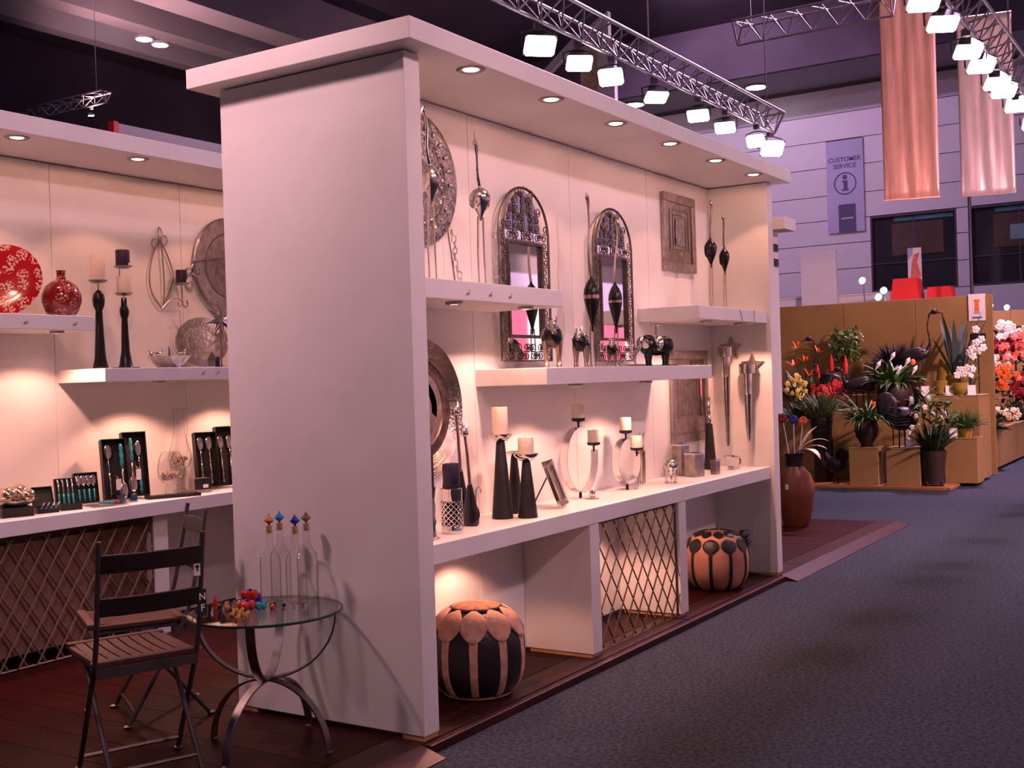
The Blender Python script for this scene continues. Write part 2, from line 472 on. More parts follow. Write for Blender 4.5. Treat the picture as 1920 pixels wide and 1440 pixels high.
# back wall: sheets of white cladding with open joints, two glazed openings
wb = struct(MB().bb(-24, 14, 28.9, 29.0, CZ, 10.6).build('wall_back', HDARK))
rows = [(-0.05, 1.25), (1.27, 1.95), (1.97, 2.65), (2.67, 3.37), (3.39, 4.06), (4.08, 4.76), (4.78, 5.42), (5.44, 6.10), (6.12, 6.87), (6.89, 7.60), (7.62, 8.33), (8.35, 9.08)]
wins = [(-5.78, -3.56), (-3.24, -0.9)]
for (z0, z1) in rows:
    cuts = [(-24, -12.5), (-12.48, 14)]
    if 3.38 < (z0 + z1) / 2 < 5.43:
        cuts = [(-24, -12.5), (-12.48, -5.78), (-3.56, -3.24), (-0.9, 14)]
    for (x0, x1) in cuts:
        MB().bb(x0, x1, 28.0, 28.12, z0, z1).build('cladding_panel', HWALL, wb)
for i, (x0, x1) in enumerate(wins):
    w = T('window_%d' % (i + 1), 'dark glazed opening of the upper level in the hall wall', 'window', (x0, 28.0, 3.38), 0)
    w['kind'] = 'structure'
    W_ = x1 - x0
    P(w, 'window_frame', HDARK, ('bb', 0, W_, 0.0, 0.3, 0, 0.05), ('bb', 0, W_, 0.0, 0.3, 1.99, 2.04), ('bb', 0, 0.05, 0, 0.3, 0.05, 1.99), ('bb', W_ - 0.05, W_, 0, 0.3, 0.05, 1.99), smooth=False)
    P(w, 'pane', WINGL, ('bb', 0.05, W_ / 2 - 0.02, 0.1, 0.12, 0.05, 1.99), smooth=False)
    P(w, 'pane', WINGL, ('bb', W_ / 2 + 0.02, W_ - 0.05, 0.1, 0.12, 0.05, 1.99), smooth=False)
    P(w, 'mullion', HDARK, ('bb', W_ / 2 - 0.02, W_ / 2 + 0.02, 0.08, 0.14, 0.05, 1.99), smooth=False)
    P(w, 'teal_blind', TEALS, ('bb', 0.6, W_ - 0.1, 0.085, 0.099, 1.86, 1.98), smooth=False)
    P(w, 'back_panel', BROWN, ('bb', 0.55, W_ - 0.35, 0.085, 0.098, 0.95, 1.80), smooth=False)
    if i == 1:
        P(w, 'screen', SCREEN, ('bb', 0.95, 2.2, 0.070, 0.084, 1.12, 1.50), smooth=False)
    P(w, 'rail', HDARK, ('bb', 0.05, W_ - 0.05, 0.06, 0.08, 0.74, 0.77), smooth=False)
# soffit band along the back wall with oval discharge lamps
struct(MB().bb(-24, 14, 25.65, 28.95, 9.1, 9.3).build('trim_1', HSOFF))
struct(MB().bb(-24, 14, 25.5, 25.65, 9.1, 10.6).build('trim_2', HDARK))
struct(MB().bb(-24, 14, 27.9, 28.0, 9.02, 9.1).build('trim_3', HDARK))
def oval_lamp(loc, label, power=0, target=None):
    t = T('ceiling_light', label, 'ceiling light', loc, 0, 'oval hall ceiling lights')
    P(t, 'ring', HBEAM, ('lathe', [(0.30, 0.0), (0.34, -0.03), (0.28, -0.04), (0.26, 0.0)], 20))
    P(t, 'lamp', OVALW, ('lathe', [(0.27, -0.01), (0.24, -0.05), (0.12, -0.07), (0.001, -0.075)], 20))
    if power:
        spot('added_hall_beam', (loc[0], loc[1], loc[2] - 0.12), target, power, VIOLET, 120, 0.6, 0.25, t)  # only the added lamps above the view throw a beam
    return t
oval_lamp((-8.37, 26.66, 9.1), 'round ceiling lamp in the soffit left of the copper banner')
oval_lamp((-11.88, 26.32, 9.1), 'round ceiling lamp just over the white cornice beside the floodlights')
oval_lamp((-8.5, 21.0, 10.6), 'added unseen hall lamp above the cladding wall', P_HALL * 1.6, (-8.5, 28, 4.5))  # added above the view to brighten the back wall
oval_lamp((-1.0, 21.0, 10.6), 'added unseen hall lamp above the copper banner', P_HALL * 0.02, (-1.5, 28, 5))  # weak second lamp added for the same wall
oval_lamp((0.5, 14.5, 10.6), 'added unseen hall lamp above the aisle carpet', P_HALL * 8.5, (0.9, 9.5, 0))  # added to lift the far aisle carpet
for (x_, y_, lb_) in [(3.5, -5, 'added unseen hall lamp behind the viewer, aisle side'), (-5, -5, 'added unseen hall lamp behind the viewer, left side'), (3.5, 4.5, 'added unseen hall lamp over the aisle beside the stand'), (-5.5, 3.5, 'added unseen hall lamp behind the left stand')]:
    oval_lamp((x_, y_, 10.6), lb_, 0)
    spot('hall_fill_beam', (x_, y_, 10.45), (x_, y_, 0), 170, AISLE, 160, 0.5, 0.3)  # wide fill added for the general hall light
oval_lamp((-4.5, 14.5, 10.6), 'added unseen hall lamp above the white partition', P_HALL * 0.9, (-4.0, 20.0, 2.6))  # added out of view to brighten the partition
oval_lamp((-18.0, 9.0, 10.6), 'added unseen hall lamp between the roof beams', P_HALL * 0.25, (-18.0, 14.0, 9.0))  # added so the beam sides catch some light
oval_lamp((7.0, 4.0, 10.6), 'added unseen hall lamp over the stands across the aisle', P_HALL * 0.5, (14, 5, 5))  # this lamp and the next are added to light the right wall for the mirrors
oval_lamp((7.0, 23.0, 10.6), 'added unseen hall lamp over the far stands across the aisle', P_HALL * 1.7, (14, 24, 5))
# roof beams
for k, (x0, x1) in enumerate([(-16.75, -15.9), (-18.75, -18.2), (-20.6, -20.2)]):
    struct(MB().bb(x0, x1, 0, 25.5, 9.5 + 0.1 * k, 10.6).build('trim_%d' % (4 + k), HBEAM))
for (x, y, lb) in [(-18.88, 14.77, 'nearer of two oval lamps under the roof beam above the left stand'), (-18.95, 15.3, 'farther of two oval lamps under the roof beam above the left stand')]:
    t = T('beam_light', lb, 'ceiling light', (x, y, 9.6), 0, 'oval hall ceiling lights')
    P(t, 'lamp', OVALW, ('lathe', [(0.20, 0.0), (0.18, -0.06), (0.001, -0.08)], 18))
    P(t, 'ring', HBEAM, ('lathe', [(0.20, 0.0), (0.23, 0.0), (0.23, -0.04), (0.20, -0.05)], 18))

# ---- timber platform: boards with a border board
pf = T('floor_platform', 'dark red jarrah timber floor of the exhibition stand', 'floor', (0, 0, 0), 0)
pf['kind'] = 'structure'
P(pf, 'substructure', BLACKM, ('bb', -4.4, 0.02, -3.6, 6.93, CZ, PZ - 0.02), smooth=False)
plank = MB().bb(-2.09, 2.09, -0.0935, 0.0935, -0.02, 0).mesh('plank', WOOD)
y = -3.5
while y < 6.85:
    inst('plank', plank, pf, (-2.24, y, PZ))
    y += 0.19
bplank = MB().bb(-0.075, 0.075, -0.995, 0.995, -0.02, 0).mesh('border_plank', WOODB)
for k in range(5):
    inst('border_plank', bplank, pf, (-0.07, -2.6 + 2.0 * k, PZ))
P(pf, 'border_plank', WOODB, ('bb', -0.145, 0.005, 6.40, 6.93, PZ - 0.02, PZ), smooth=False)
# edging strip: upright next to the stand, a sloping ramp strip beyond it
P(pf, 'edging', WOODB, ('bb', 0.008, 0.045, -0.02, 3.93, CZ, PZ - 0.002), smooth=False, bevel=0.004)
ramp = MB()
for (a, b) in [(3.94, 6.95), (-3.6, -0.03)]:
    ramp = MB().add([(0.008, a, PZ), (0.12, a, CZ + 0.004), (0.12, b, CZ + 0.004), (0.008, b, PZ), (0.008, a, CZ), (0.12, a, CZ), (0.12, b, CZ), (0.008, b, CZ)],
                    [(0, 1, 2, 3), (4, 7, 6, 5), (0, 4, 5, 1), (2, 6, 7, 3), (1, 5, 6, 2), (0, 3, 7, 4)])
    ramp.build('ramp_strip', WOODB, pf)

# ================================================================ LIGHT FITTINGS
def downlight(x, y, z, label, power=P_DOWN, glow=None):
    t = T('downlight', label, 'downlight', (x, y, z), 0, 'recessed halogen downlights')
    P(t, 'ring', STEEL, ('lathe', [(0.034, -0.0005), (0.036, -0.004), (0.050, -0.007), (0.060, -0.002), (0.060, -0.0005)], 20))
    P(t, 'lamp', glow or LAMPW, ('lathe', [(0.034, -0.0008), (0.030, -0.004), (0.001, -0.007)], 16))
    spot('halogen_beam', (x, y, z - 0.02), (x - 0.02, y, z - 1), power, WARM, 105, 0.22, 0.022, t)
    spot('halogen_spill', (x, y, z - 0.02), (x - 0.02, y, z - 1), power * 0.27, WARM, 178, 0.04, 0.022, t)
    return t

def puck(x, y, z, label, power=P_PUCK):
    t = T('shelf_light', label, 'shelf light', (x, y, z), 0, 'small puck lights under shelves')
    P(t, 'body', STEEL, ('lathe', [(0.036, 0.0), (0.036, -0.010), (0.030, -0.014), (0.026, -0.011)], 18))
    P(t, 'lens', LAMPS, ('lathe', [(0.027, -0.008), (0.020, -0.012), (0.001, -0.013)], 14))
    spot('puck_beam', (x, y, z - 0.024), (x, y, z - 1), power, WARM, 128, 0.35, 0.02, t)
    return t

# ================================================================ MAIN STAND
st = T('display_stand', 'tall white display stand with overhanging cornice, lit from within, beside the aisle', 'display stand', (0, 0, 0), 0)
P(st, 'side_panel', WHITE, ('bb', -0.979, 0, 0, 0.096, 0, 2.594), smooth=False, bevel=0.003)
P(st, 'end_panel', WHITE, ('bb', -0.979, 0, 3.904, 4.0, 0, 2.594), smooth=False, bevel=0.003)
for (a, b) in [(0.097, 1.0225), (1.0255, 1.9845), (1.9875, 2.9435), (2.9465, 3.903)]:
    P(st, 'back_panel', WHITE, ('bb', -0.45, -0.42, a, b, 0, 2.594), smooth=False, bevel=0.0015)
P(st, 'cornice', WHITE, ('bb', -1.079, 0.102, -0.092, 2.05, 2.6, 2.682), smooth=False, bevel=0.003)
P(st, 'cornice', WHITE, ('bb', -1.079, 0.102, 2.0515, 4.092, 2.6, 2.682), smooth=False, bevel=0.003)
for (a, b) in [(1.406, 1.50), (2.436, 2.535)]:
    P(st, 'divider', WHITE, ('bb', -0.419, -0.037, a, b, 0, 0.626), smooth=False, bevel=0.003)
for (x, y) in [(-0.07, 0.048), (-0.94, 0.048), (-0.07, 3.952), (-0.94, 3.952)]:
    P(st, 'packer', PAD, ('bb', x - 0.035, x + 0.065, y - 0.045, y + 0.045, PZ, 0), smooth=False)
for y in (1.453, 2.485):
    P(st, 'packer', PAD, ('bb', -0.40, -0.05, y - 0.04, y + 0.04, PZ, 0), smooth=False)
ct = T('counter', 'long white display counter with deep fascia along the lit stand', 'counter', (0, 0, 0), 0)
for (a, b) in [(0.098, 1.4345), (1.4365, 2.4885), (2.4905, 3.902)]:
    P(ct, 'worktop', WHITE2, ('bb', -0.418, -0.032, a, b, 0.628, 0.707), smooth=False, bevel=0.003)
def shelf(name, label, x0, x1, y0, y1, zt, th, screws=(), tags=()):
    t = T(name, label, 'shelf', (x0, y0, zt - th), 0)
    P(t, 'board', WHITE2, ('bb', 0, x1 - x0, 0, y1 - y0, 0, th), smooth=False, bevel=0.003)
    return t
shelf('floating_shelf', 'upper white floating shelf by the side panel, under the big round platter', -0.419, -0.03, 0.098, 1.201, 1.748, 0.079)
shelf('floating_shelf', 'middle white floating shelf carrying the elephant and horse figurines', -0.419, -0.026, 1.030, 2.944, 1.390, 0.079)
shelf('floating_shelf', 'upper white floating shelf at the far end with two cranes', -0.419, -0.026, 2.781, 3.902, 1.740, 0.079)
dl_lab = ['nearest downlight in the cornice soffit above the side panel', 'second downlight in the cornice soffit from the side panel', 'third downlight in the cornice soffit from the side panel',
          'fourth downlight in the cornice soffit from the side panel', 'fifth downlight in the cornice soffit from the side panel', 'farthest downlight in the cornice soffit at the end panel']
for y, lb in zip((0.405, 1.045, 1.678, 2.321, 2.963, 3.583), dl_lab):
    downlight(0.03, y, 2.6, lb)
puck(-0.10, 0.42, 1.668, 'puck light under the upper shelf above the large tray')
puck(-0.10, 0.98, 1.668, 'puck light under the upper shelf near its free end')
puck(-0.10, 1.42, 1.310, 'puck light under the middle shelf at its near end')
puck(-0.10, 2.20, 1.310, 'puck light under the middle shelf at its far half')
puck(-0.10, 3.05, 1.660, 'puck light under the far shelf at its free end')
puck(-0.10, 3.60, 1.660, 'puck light under the far shelf beside the end panel')
puck(-0.22, 0.76, 0.627, 'puck light under the counter above the nearer pouffe', P_UNDER)
puck(-0.25, 1.95, 0.627, 'puck light under the counter behind the brass lattice', P_UNDER * 1.6)
puck(-0.25, 2.95, 0.627, 'puck light under the counter above the farther pouffe', P_UNDER * 0.7)

# shallow display cupboard on the outside of the end panel
ec = T('wall_cupboard', 'shallow white cupboard with small cornice hung on the end panel', 'cupboard', (0, 4.0, 1.05), 0)
P(ec, 'body', WHITE, ('bb', -0.9, -0.02, 0.004, 0.15, 0, 1.24), smooth=False, bevel=0.002)
P(ec, 'cornice', WHITE, ('bb', -0.95, 0.08, 0.004, 0.23, 1.24, 1.32), smooth=False, bevel=0.002)
for z in (1.0, 1.10):
    P(ec, 'dark_panel', BLACKM, ('bb', -0.05, -0.012, 0.03, 0.13, z, z + 0.05), smooth=False)  # small dark panels on the aisle-facing side

# ================================================================ LATTICE SCREENS
bar_me = MB().lathe([(1, 0), (1, 1)], 4).mesh('lattice_bar', GOLD)
def lattice(name, label, x, y0, y1, z0, z1, cw, ch, bar=0.0045, frame=True, mesh=bar_me):
    t = T(name, label, 'lattice screen', (x, y0, z0), 0)
    W_, H_ = y1 - y0, z1 - z0
    k = ch / cw
    for sgn in (1, -1):
        n0 = int(-H_ / ch) - 1
        for i in range(n0, int(W_ / cw) + int(H_ / ch) + 2):
            ys = i * cw + (cw / 2 if sgn < 0 else 0)
            # line: y = ys + sgn * z / k, clip
            za, zb = 0.0, H_
            def yy(z): return ys + sgn * z / k
            pts = []
            lo, hi = sorted((((0 - ys) * sgn * k), ((W_ - ys) * sgn * k)))
            za, zb = max(za, lo), min(zb, hi)
            if zb - za < 0.03: continue
            bar_between('lattice_bar', mesh, t, (0.003 * sgn, yy(za), za), (0.003 * sgn, yy(zb), zb), bar)
    if frame:
        for a, b in [((0, 0, 0), (0, W_, 0)), ((0, 0, H_), (0, W_, H_)), ((0, 0, 0), (0, 0, H_)), ((0, W_, 0), (0, W_, H_))]:
            bar_between('frame_bar', mesh, t, a, b, 0.006)
    return t
lattice('lattice_screen', 'brass diamond lattice between the two counter dividers', -0.06, 1.507, 2.430, -0.008, 0.620, 0.118, 0.160, 0.0046)

# ================================================================ LEFT STAND
ls = T('display_stand', 'lower white wall stand behind the folding chairs with red ceramics', 'display stand', (-2.83, 0.5, 0), 0)
LX, LY = 2.83, -0.5
def lp(name, mat_, x0, x1, y0, y1, z0, z1, bev=0.003):
    return P(ls, name, mat_, ('bb', x0 + LX, x1 + LX, y0 + LY, y1 + LY, z0, z1), smooth=False, bevel=bev)
for (a, b) in [(-1.4, -0.4515), (-0.4485, 0.4985), (0.5015, 1.4085), (1.4115, 2.35)]:
    lp('back_panel', WHITE, -2.86, -2.83, a, b, 0, 2.594, 0.0015)
lp('cornice', WHITE, -2.95, -2.29, -1.5, 2.45, 2.6, 2.69)
lp('side_panel', WHITE, -2.86, -2.36, 2.352, 2.44, 0, 2.594)
lp('side_panel', WHITE, -2.86, -2.36, -1.49, -1.402, 0, 2.594)
lp('leg_panel', WHITE, -2.82, -2.47, 0.83, 0.93, PZ, 0.646)
lp('backing_board', BACKB, -2.56, -2.53, -1.39, 0.828, PZ + 0.06, 0.60)
lc = T('counter', 'white counter of the left stand with boxed cutlery and glass on it', 'counter', (-2.83, 0.5, 0.65), 0)
P(lc, 'worktop', WHITE2, ('bb', 0.001, 0.40, -1.895, 1.85, 0, 0.077), smooth=False, bevel=0.003)
shelf('floating_shelf', 'white floating shelf under the red plate and vase', -2.829, -2.43, -1.2, 0.452, 1.738, 0.076)
shelf('floating_shelf', 'white floating shelf under the tall black candle holders and silver bowl', -2.829, -2.43, 0.512, 2.345, 1.466, 0.072)
bar_me2 = MB().lathe([(1, 0), (1, 1)], 4).mesh('lattice_bar', GOLD2)
lattice('lattice_screen', 'brass diamond lattice in front of a dark board under the left counter', -2.48, -1.38, 0.825, -0.012, 0.640, 0.105, 0.165, 0.0055, True, bar_me2)
for y, lb in zip((-0.72, 0.016, 0.745, 1.48, 2.1), ('hidden downlight left of the red plate', 'downlight in the left stand soffit above the red plate', 'downlight in the left stand soffit above the candle holders',
              'downlight of the left stand behind the big side panel', 'last downlight of the left stand behind the big side panel')):
    downlight(-2.40, y, 2.6, lb, P_DOWN * 1.1, LAMPS)
for y, z, lb in [(0.30, 1.662, 'puck light under the shelf with the red vase'), (-0.5, 1.662, 'puck light under the shelf left of the red plate'),
                 (0.95, 1.394, 'puck light under the left shelf near the tall cases'), (1.65, 1.394, 'puck light under the left shelf near the glass hurricanes')]:
    puck(-2.53, y, z, lb)
# long white sign box with a red end seen over the left stand
sg = T('fascia_sign', 'long pale fascia board with red end seen above the left stand', 'sign', (-4.0, 1.84, 2.95), 0)
P(sg, 'board', HBEAM, ('bb', 0, 0.06, 0.03, 2.6, 0, 0.26), smooth=False, bevel=0.003)
P(sg, 'red_end', REDB, ('bb', 0, 0.062, -0.01, 0.03, 0, 0.27), smooth=False)
P(sg, 'post', HBEAM, ('bb', 0.01, 0.05, 0.2, 0.25, -3.0, 0), ('bb', 0.01, 0.05, 2.3, 2.35, -3.0, 0), smooth=False)

# ================================================================ TRUSSES AND FLOODLIGHTS
rod = MB().lathe([(1, 0), (1, 1)], 6).mesh('truss_tube', ALU, True)
def truss(label, a, b, w=0.26, bay=0.34, cables=()):
    a = Vector(a); b = Vector(b)
    t = T('lighting_truss', label, 'truss', a, 0, 'aluminium lighting trusses')
    d = b - a; L_ = d.length; d.normalize()
    s = d.cross(Vector((0, 0, 1))).normalized() * (w / 2)
    c1 = lambda q: d * q + s + Vector((0, 0, w * 0.43))
    c2 = lambda q: d * q - s + Vector((0, 0, w * 0.43))
    c3 = lambda q: d * q - Vector((0, 0, w * 0.43))
    for c in (c1, c2, c3):
        bar_between('chord', rod, t, c(0), c(L_), 0.018)
    n = int(L_ / bay)
    for i in range(n):
        q = i * L_ / n; q2 = (i + 1) * L_ / n; qm = (q + q2) / 2
        for ca in (c1, c2):
            bar_between('brace', rod, t, c3(q), ca(qm), 0.008)
            bar_between('brace', rod, t, ca(qm), c3(q2), 0.008)
        bar_between('brace', rod, t, c1(q), c2(qm), 0.008)
    for q in (0, L_):
        bar_between('end_bar', rod, t, c1(q), c2(q), 0.014)
        bar_between('end_bar', rod, t, c1(q), c3(q), 0.014)
        bar_between('end_bar', rod, t, c2(q), c3(q), 0.014)
    for q in cables:
        top = 10.6 - a.z - d.z * q
        bar_between('suspension_cable', rod, t, d * q + Vector((0, 0, w * 0.43)), d * q + Vector((0, 0, top)), 0.008)
    return t
truss('aluminium lighting truss with floodlights running behind the white cornice', (-2.05, -3.0, 4.31), (-2.05, 9.95, 4.31), cables=(9.5, 12.7))
truss('aluminium lighting truss with floodlights in the upper right corner', (0.73, -3.0, 4.31), (0.73, 11.2, 4.31), cables=(2.0, 12.0))
truss('short dark lighting truss hanging across below the ceiling', (-3.15, 11.7, 6.0), (-1.05, 11.7, 6.0), w=0.34, cables=(0.2, 1.9))
truss('distant lighting truss above the left stand', (-20.5, 12.0, 7.35), (-16.8, 12.0, 7.35), cables=(3.4,))
truss('unseen lighting truss added across the aisle for the fill floodlights', (4.2, -3.0, 4.31), (4.2, 11.0, 4.31), cables=(2.0, 12.0))  # unseen truss added to carry the fill floodlights

fl_body = MB().add([(-0.14, 0, -0.10), (0.14, 0, -0.10), (0.14, 0, 0.10), (-0.14, 0, 0.10), (-0.06, 0.15, -0.04), (0.06, 0.15, -0.04), (0.06, 0.15, 0.04), (-0.06, 0.15, 0.04)],
                   [(3, 2, 1, 0), (4, 5, 6, 7), (0, 1, 5, 4), (1, 2, 6, 5), (2, 3, 7, 6), (3, 0, 4, 7)]).mesh('housing', STEEL)
fl_face = MB().prism([(-0.132, -0.07), (-0.11, -0.094), (0.11, -0.094), (0.132, -0.07), (0.132, 0.07), (0.11, 0.094), (-0.11, 0.094), (-0.132, 0.07)], -0.012, -0.002).mesh('lamp_glass', FLOODW)
fl_yoke = MB().tube([(-0.15, 0.05, 0), (-0.155, 0.05, 0.12), (-0.04, 0.05, 0.15), (0.04, 0.05, 0.15), (0.155, 0.05, 0.12), (0.15, 0.05, 0)], 0.010, 5).mesh('yoke', STEEL)
fl_clamp = MB().box((0, 0.05, 0.175), (0.06, 0.06, 0.06)).mesh('clamp', STEEL)
def flood(loc, rz, tilt, label, scale=1.0, beam=0, target=None, size=110, color=HALL, blend=0.7):
    t = T('floodlight', label, 'floodlight', loc, rz, 'truss floodlights')
    h = inst('housing', fl_body, t, rot=(rad(tilt), 0, 0), scale=(scale,) * 3)
    inst('lamp_glass', fl_face, t, rot=(rad(tilt), 0, 0), scale=(scale,) * 3)
    inst('yoke', fl_yoke, t, scale=(scale,) * 3)
    inst('clamp', fl_clamp, t)
    if beam:
        d = (Vector(target) - Vector(loc)).normalized()
        spot('flood_beam', Vector(loc) + d * 0.10, target, beam, color, size, blend, 0.13, t)
    return t
nm = ['first', 'second', 'third', 'fourth', 'fifth', 'sixth', 'seventh', 'eighth']
for i, (x, y, rz, ti, sc) in enumerate([(-2.06, 4.48, 45, 48, 1.15), (-2.05, 5.125, 40, 52, 1.0), (-2.05, 5.70, 15, 35, 1.0), (-2.10, 6.64, 45, 62, 1.0), (-2.10, 7.64, 15, 55, 1.0),
                                       (-2.05, 8.37, 15, 55, 1.0), (-2.07, 9.30, 5, 30, .95), (-2.0, 9.86, 45, 35, 1.25)]):
    flood((-2.05, y, 4.0), rz, ti, '%s floodlight from the near end of the truss behind the white cornice' % nm[i], sc * 0.82)
for i, (x, y, rz, ti) in enumerate([(.776, 5.31, 30, 60), (.828, 5.94, 30, 60), (.736, 6.91, 30, 60), (.711, 7.49, 30, 60), (.694, 8.26, 30, 60), (.712, 8.64, 30, 55), (.678, 9.41, 20, 55), (.70, 10.5, 20, 50)]):
    flood((0.73, y, 4.0), rz, ti, '%s floodlight from the top of the upper right truss' % nm[i], 0.85, 300 if i in (1, 3, 6) else 0, (0.9, y - 1.0, 0), 75, AISLE, 1.0)
# key floodlight out of view, then floodlights added to brighten stands and banners
flood((-2.05, -1.65, 4.0), 130, 50, 'floodlight out of frame aimed at the white side panel', 1, P_KEY, (-0.55, 0.0, 1.35), 75)
flood((4.2, 0.6, 4.0), 60, 45, 'added unseen floodlight across the aisle aimed at the near counter', 1, P_AISLE, (0.0, 1.1, 2.35), 56, AISLE, 1.0)  # added fill for the front faces, with the next two
flood((4.2, 4.2, 4.0), 60, 45, 'added unseen floodlight across the aisle aimed at the far counter', 1, P_AISLE * 0.9, (0.0, 3.9, 2.35), 56, AISLE, 1.0)
flood((4.2, -1.6, 4.0), 60, 45, 'added unseen floodlight across the aisle aimed at the side panel edge', 1, P_AISLE * 0.6, (0.0, -0.6, 1.75), 62, AISLE, 1.0)
flood((0.73, -1.9, 4.0), 80, 45, 'added unseen floodlight on the aisle truss aimed at the left stand', 1, 110, (-2.45, 0.3, 1.7), 62, AISLE, 1.0)  # added fill for the front faces of the left stand
flood((4.2, 8.0, 4.0), 60, 45, 'added unseen floodlight across the aisle aimed at the flower stand', 1, 1450, (-0.9, 11.8, 1.5), 66)  # added out of view to brighten the flower stand
flood((4.2, 9.6, 4.0), 60, 45, 'added unseen floodlight across the aisle aimed at the satin banners', 1, 2200, (-0.9, 14.0, 4.2), 60)  # added out of view to brighten the banners
flood((4.2, 6.2, 4.0), 240, 45, 'added unseen floodlight across the aisle aimed at the pink light boxes', 1, 160, (5.6, 10.5, 2.4), 120)  # added with the next to light the mirrored stand wall
flood((4.2, 10.6, 4.0), 240, 45, 'last added unseen floodlight across the aisle aimed at the far white stand', 1, 160, (5.6, 14.5, 2.4), 120)
flood((-17.3, 12.0, 7.04), 40, -60, 'uplighter added on the distant truss to brighten the roof beams', 0.4, 500, (-16.8, 15.0, 10.0), 140)  # lamp added to lift the undersides of the roof beams

# ================================================================ ACROSS THE AISLE (seen in the arched mirrors)
op = T('exhibition_stand', 'white stand with pink light boxes across the aisle, seen in the mirrors', 'exhibition stand', (5.6, 0, CZ), 0)
P(op, 'back_wall', WHITE, ('bb', 0, 0.06, -3, 20, 0, 3.4), smooth=False)
P(op, 'cornice', WHITE, ('bb', -0.3, 0.06, -3, 20, 3.4, 3.52), smooth=False)
for y0 in (4.2, 10.2, 13.4):
    P(op, 'pink_light_box', PINKGLOW, ('bb', -0.04, -0.001, y0, y0 + 0.9, 0.9, 2.45), smooth=False)
    P(op, 'white_light_box', WHITEGLOW, ('bb', -0.04, -0.001, y0 + 1.0, y0 + 1.25, 0.9, 2.45), smooth=False)
    P(op, 'black_plinth', BLACKM, ('bb', -0.6, -0.2, y0 + 0.1, y0 + 0.9, 0, 1.0), smooth=False)
# ================================================================ WALL PIECES OF THE MAIN STAND
RX90 = Matrix.Rotation(rad(90), 4, 'X')
def arc(cx, cz, r, a0, a1, n, y=0.0, rz=None):
    rz = r if rz is None else rz
    return [(cx + r * math.cos(rad(a0 + (a1 - a0) * i / n)), y, cz + rz * math.sin(rad(a0 + (a1 - a0) * i / n))) for i in range(n + 1)]

t = T('round_platter', 'big chased silver platter on the back wall above the upper shelf', 'platter', (-0.419, 0.60, 1.935))
Mx = Matrix.Translation((0, 0, 0.30)) @ RX90
P(t, 'rim', PEWTER, ('lathe', [(0.20, 0.012), (0.205, 0.022), (0.23, 0.020), (0.262, 0.026), (0.292, 0.022), (0.30, 0.016), (0.298, 0.008), (0.20, 0.004)], 48, {'M': Mx}))
P(t, 'well', PEWTER, ('lathe', [(0.20, 0.004), (0.20, 0.014), (0.185, 0.010), (0.15, 0.006), (0.12, 0.008), (0.10, 0.016), (0.06, 0.014), (0.03, 0.022), (0.001, 0.024)], 48, {'M': Mx}))
me_st = MB().ell((0, 0, 0), (0.011, 0.004, 0.018), 8, 5).mesh('boss', NICKEL, True)
for k in range(24):
    a = 2 * PI * k / 24
    inst('boss', me_st, t, (0.245 * math.cos(a), -0.024, 0.30 + 0.245 * math.sin(a)), (0, -a + PI / 2, 0))
for k in range(12):
    a = 2 * PI * (k + 0.5) / 12
    inst('boss', me_st, t, (0.135 * math.cos(a), -0.012, 0.30 + 0.135 * math.sin(a)), (0, -a + PI / 2, 0), (1.5, 1, 1.6))

t = T('round_tray', 'large ringed metal tray on the wall behind the counter beside the side panel', 'tray', (-0.419, 0.567, 0.90))
Mx = Matrix.Translation((0, 0, 0.32)) @ RX90
prof = [(0.215, 0.004)]
for k in range(9):
    r0 = 0.225 + 0.0105 * k
    prof += [(r0, 0.018), (r0 + 0.005, 0.022)]
prof += [(0.318, 0.020), (0.322, 0.012), (0.318, 0.004)]
P(t, 'rim', PEWTER2, ('lathe', prof, 56, {'M': Mx}))
P(t, 'band', IRON, ('lathe', [(0.175, 0.006), (0.18, 0.013), (0.21, 0.013), (0.222, 0.018), (0.215, 0.005)], 56, {'M': Mx}))
P(t, 'well', PEWTER3, ('lathe', [(0.176, 0.006), (0.172, 0.009), (0.14, 0.006), (0.10, 0.006), (0.07, 0.009), (0.03, 0.007), (0.001, 0.008)], 56, {'M': Mx}))

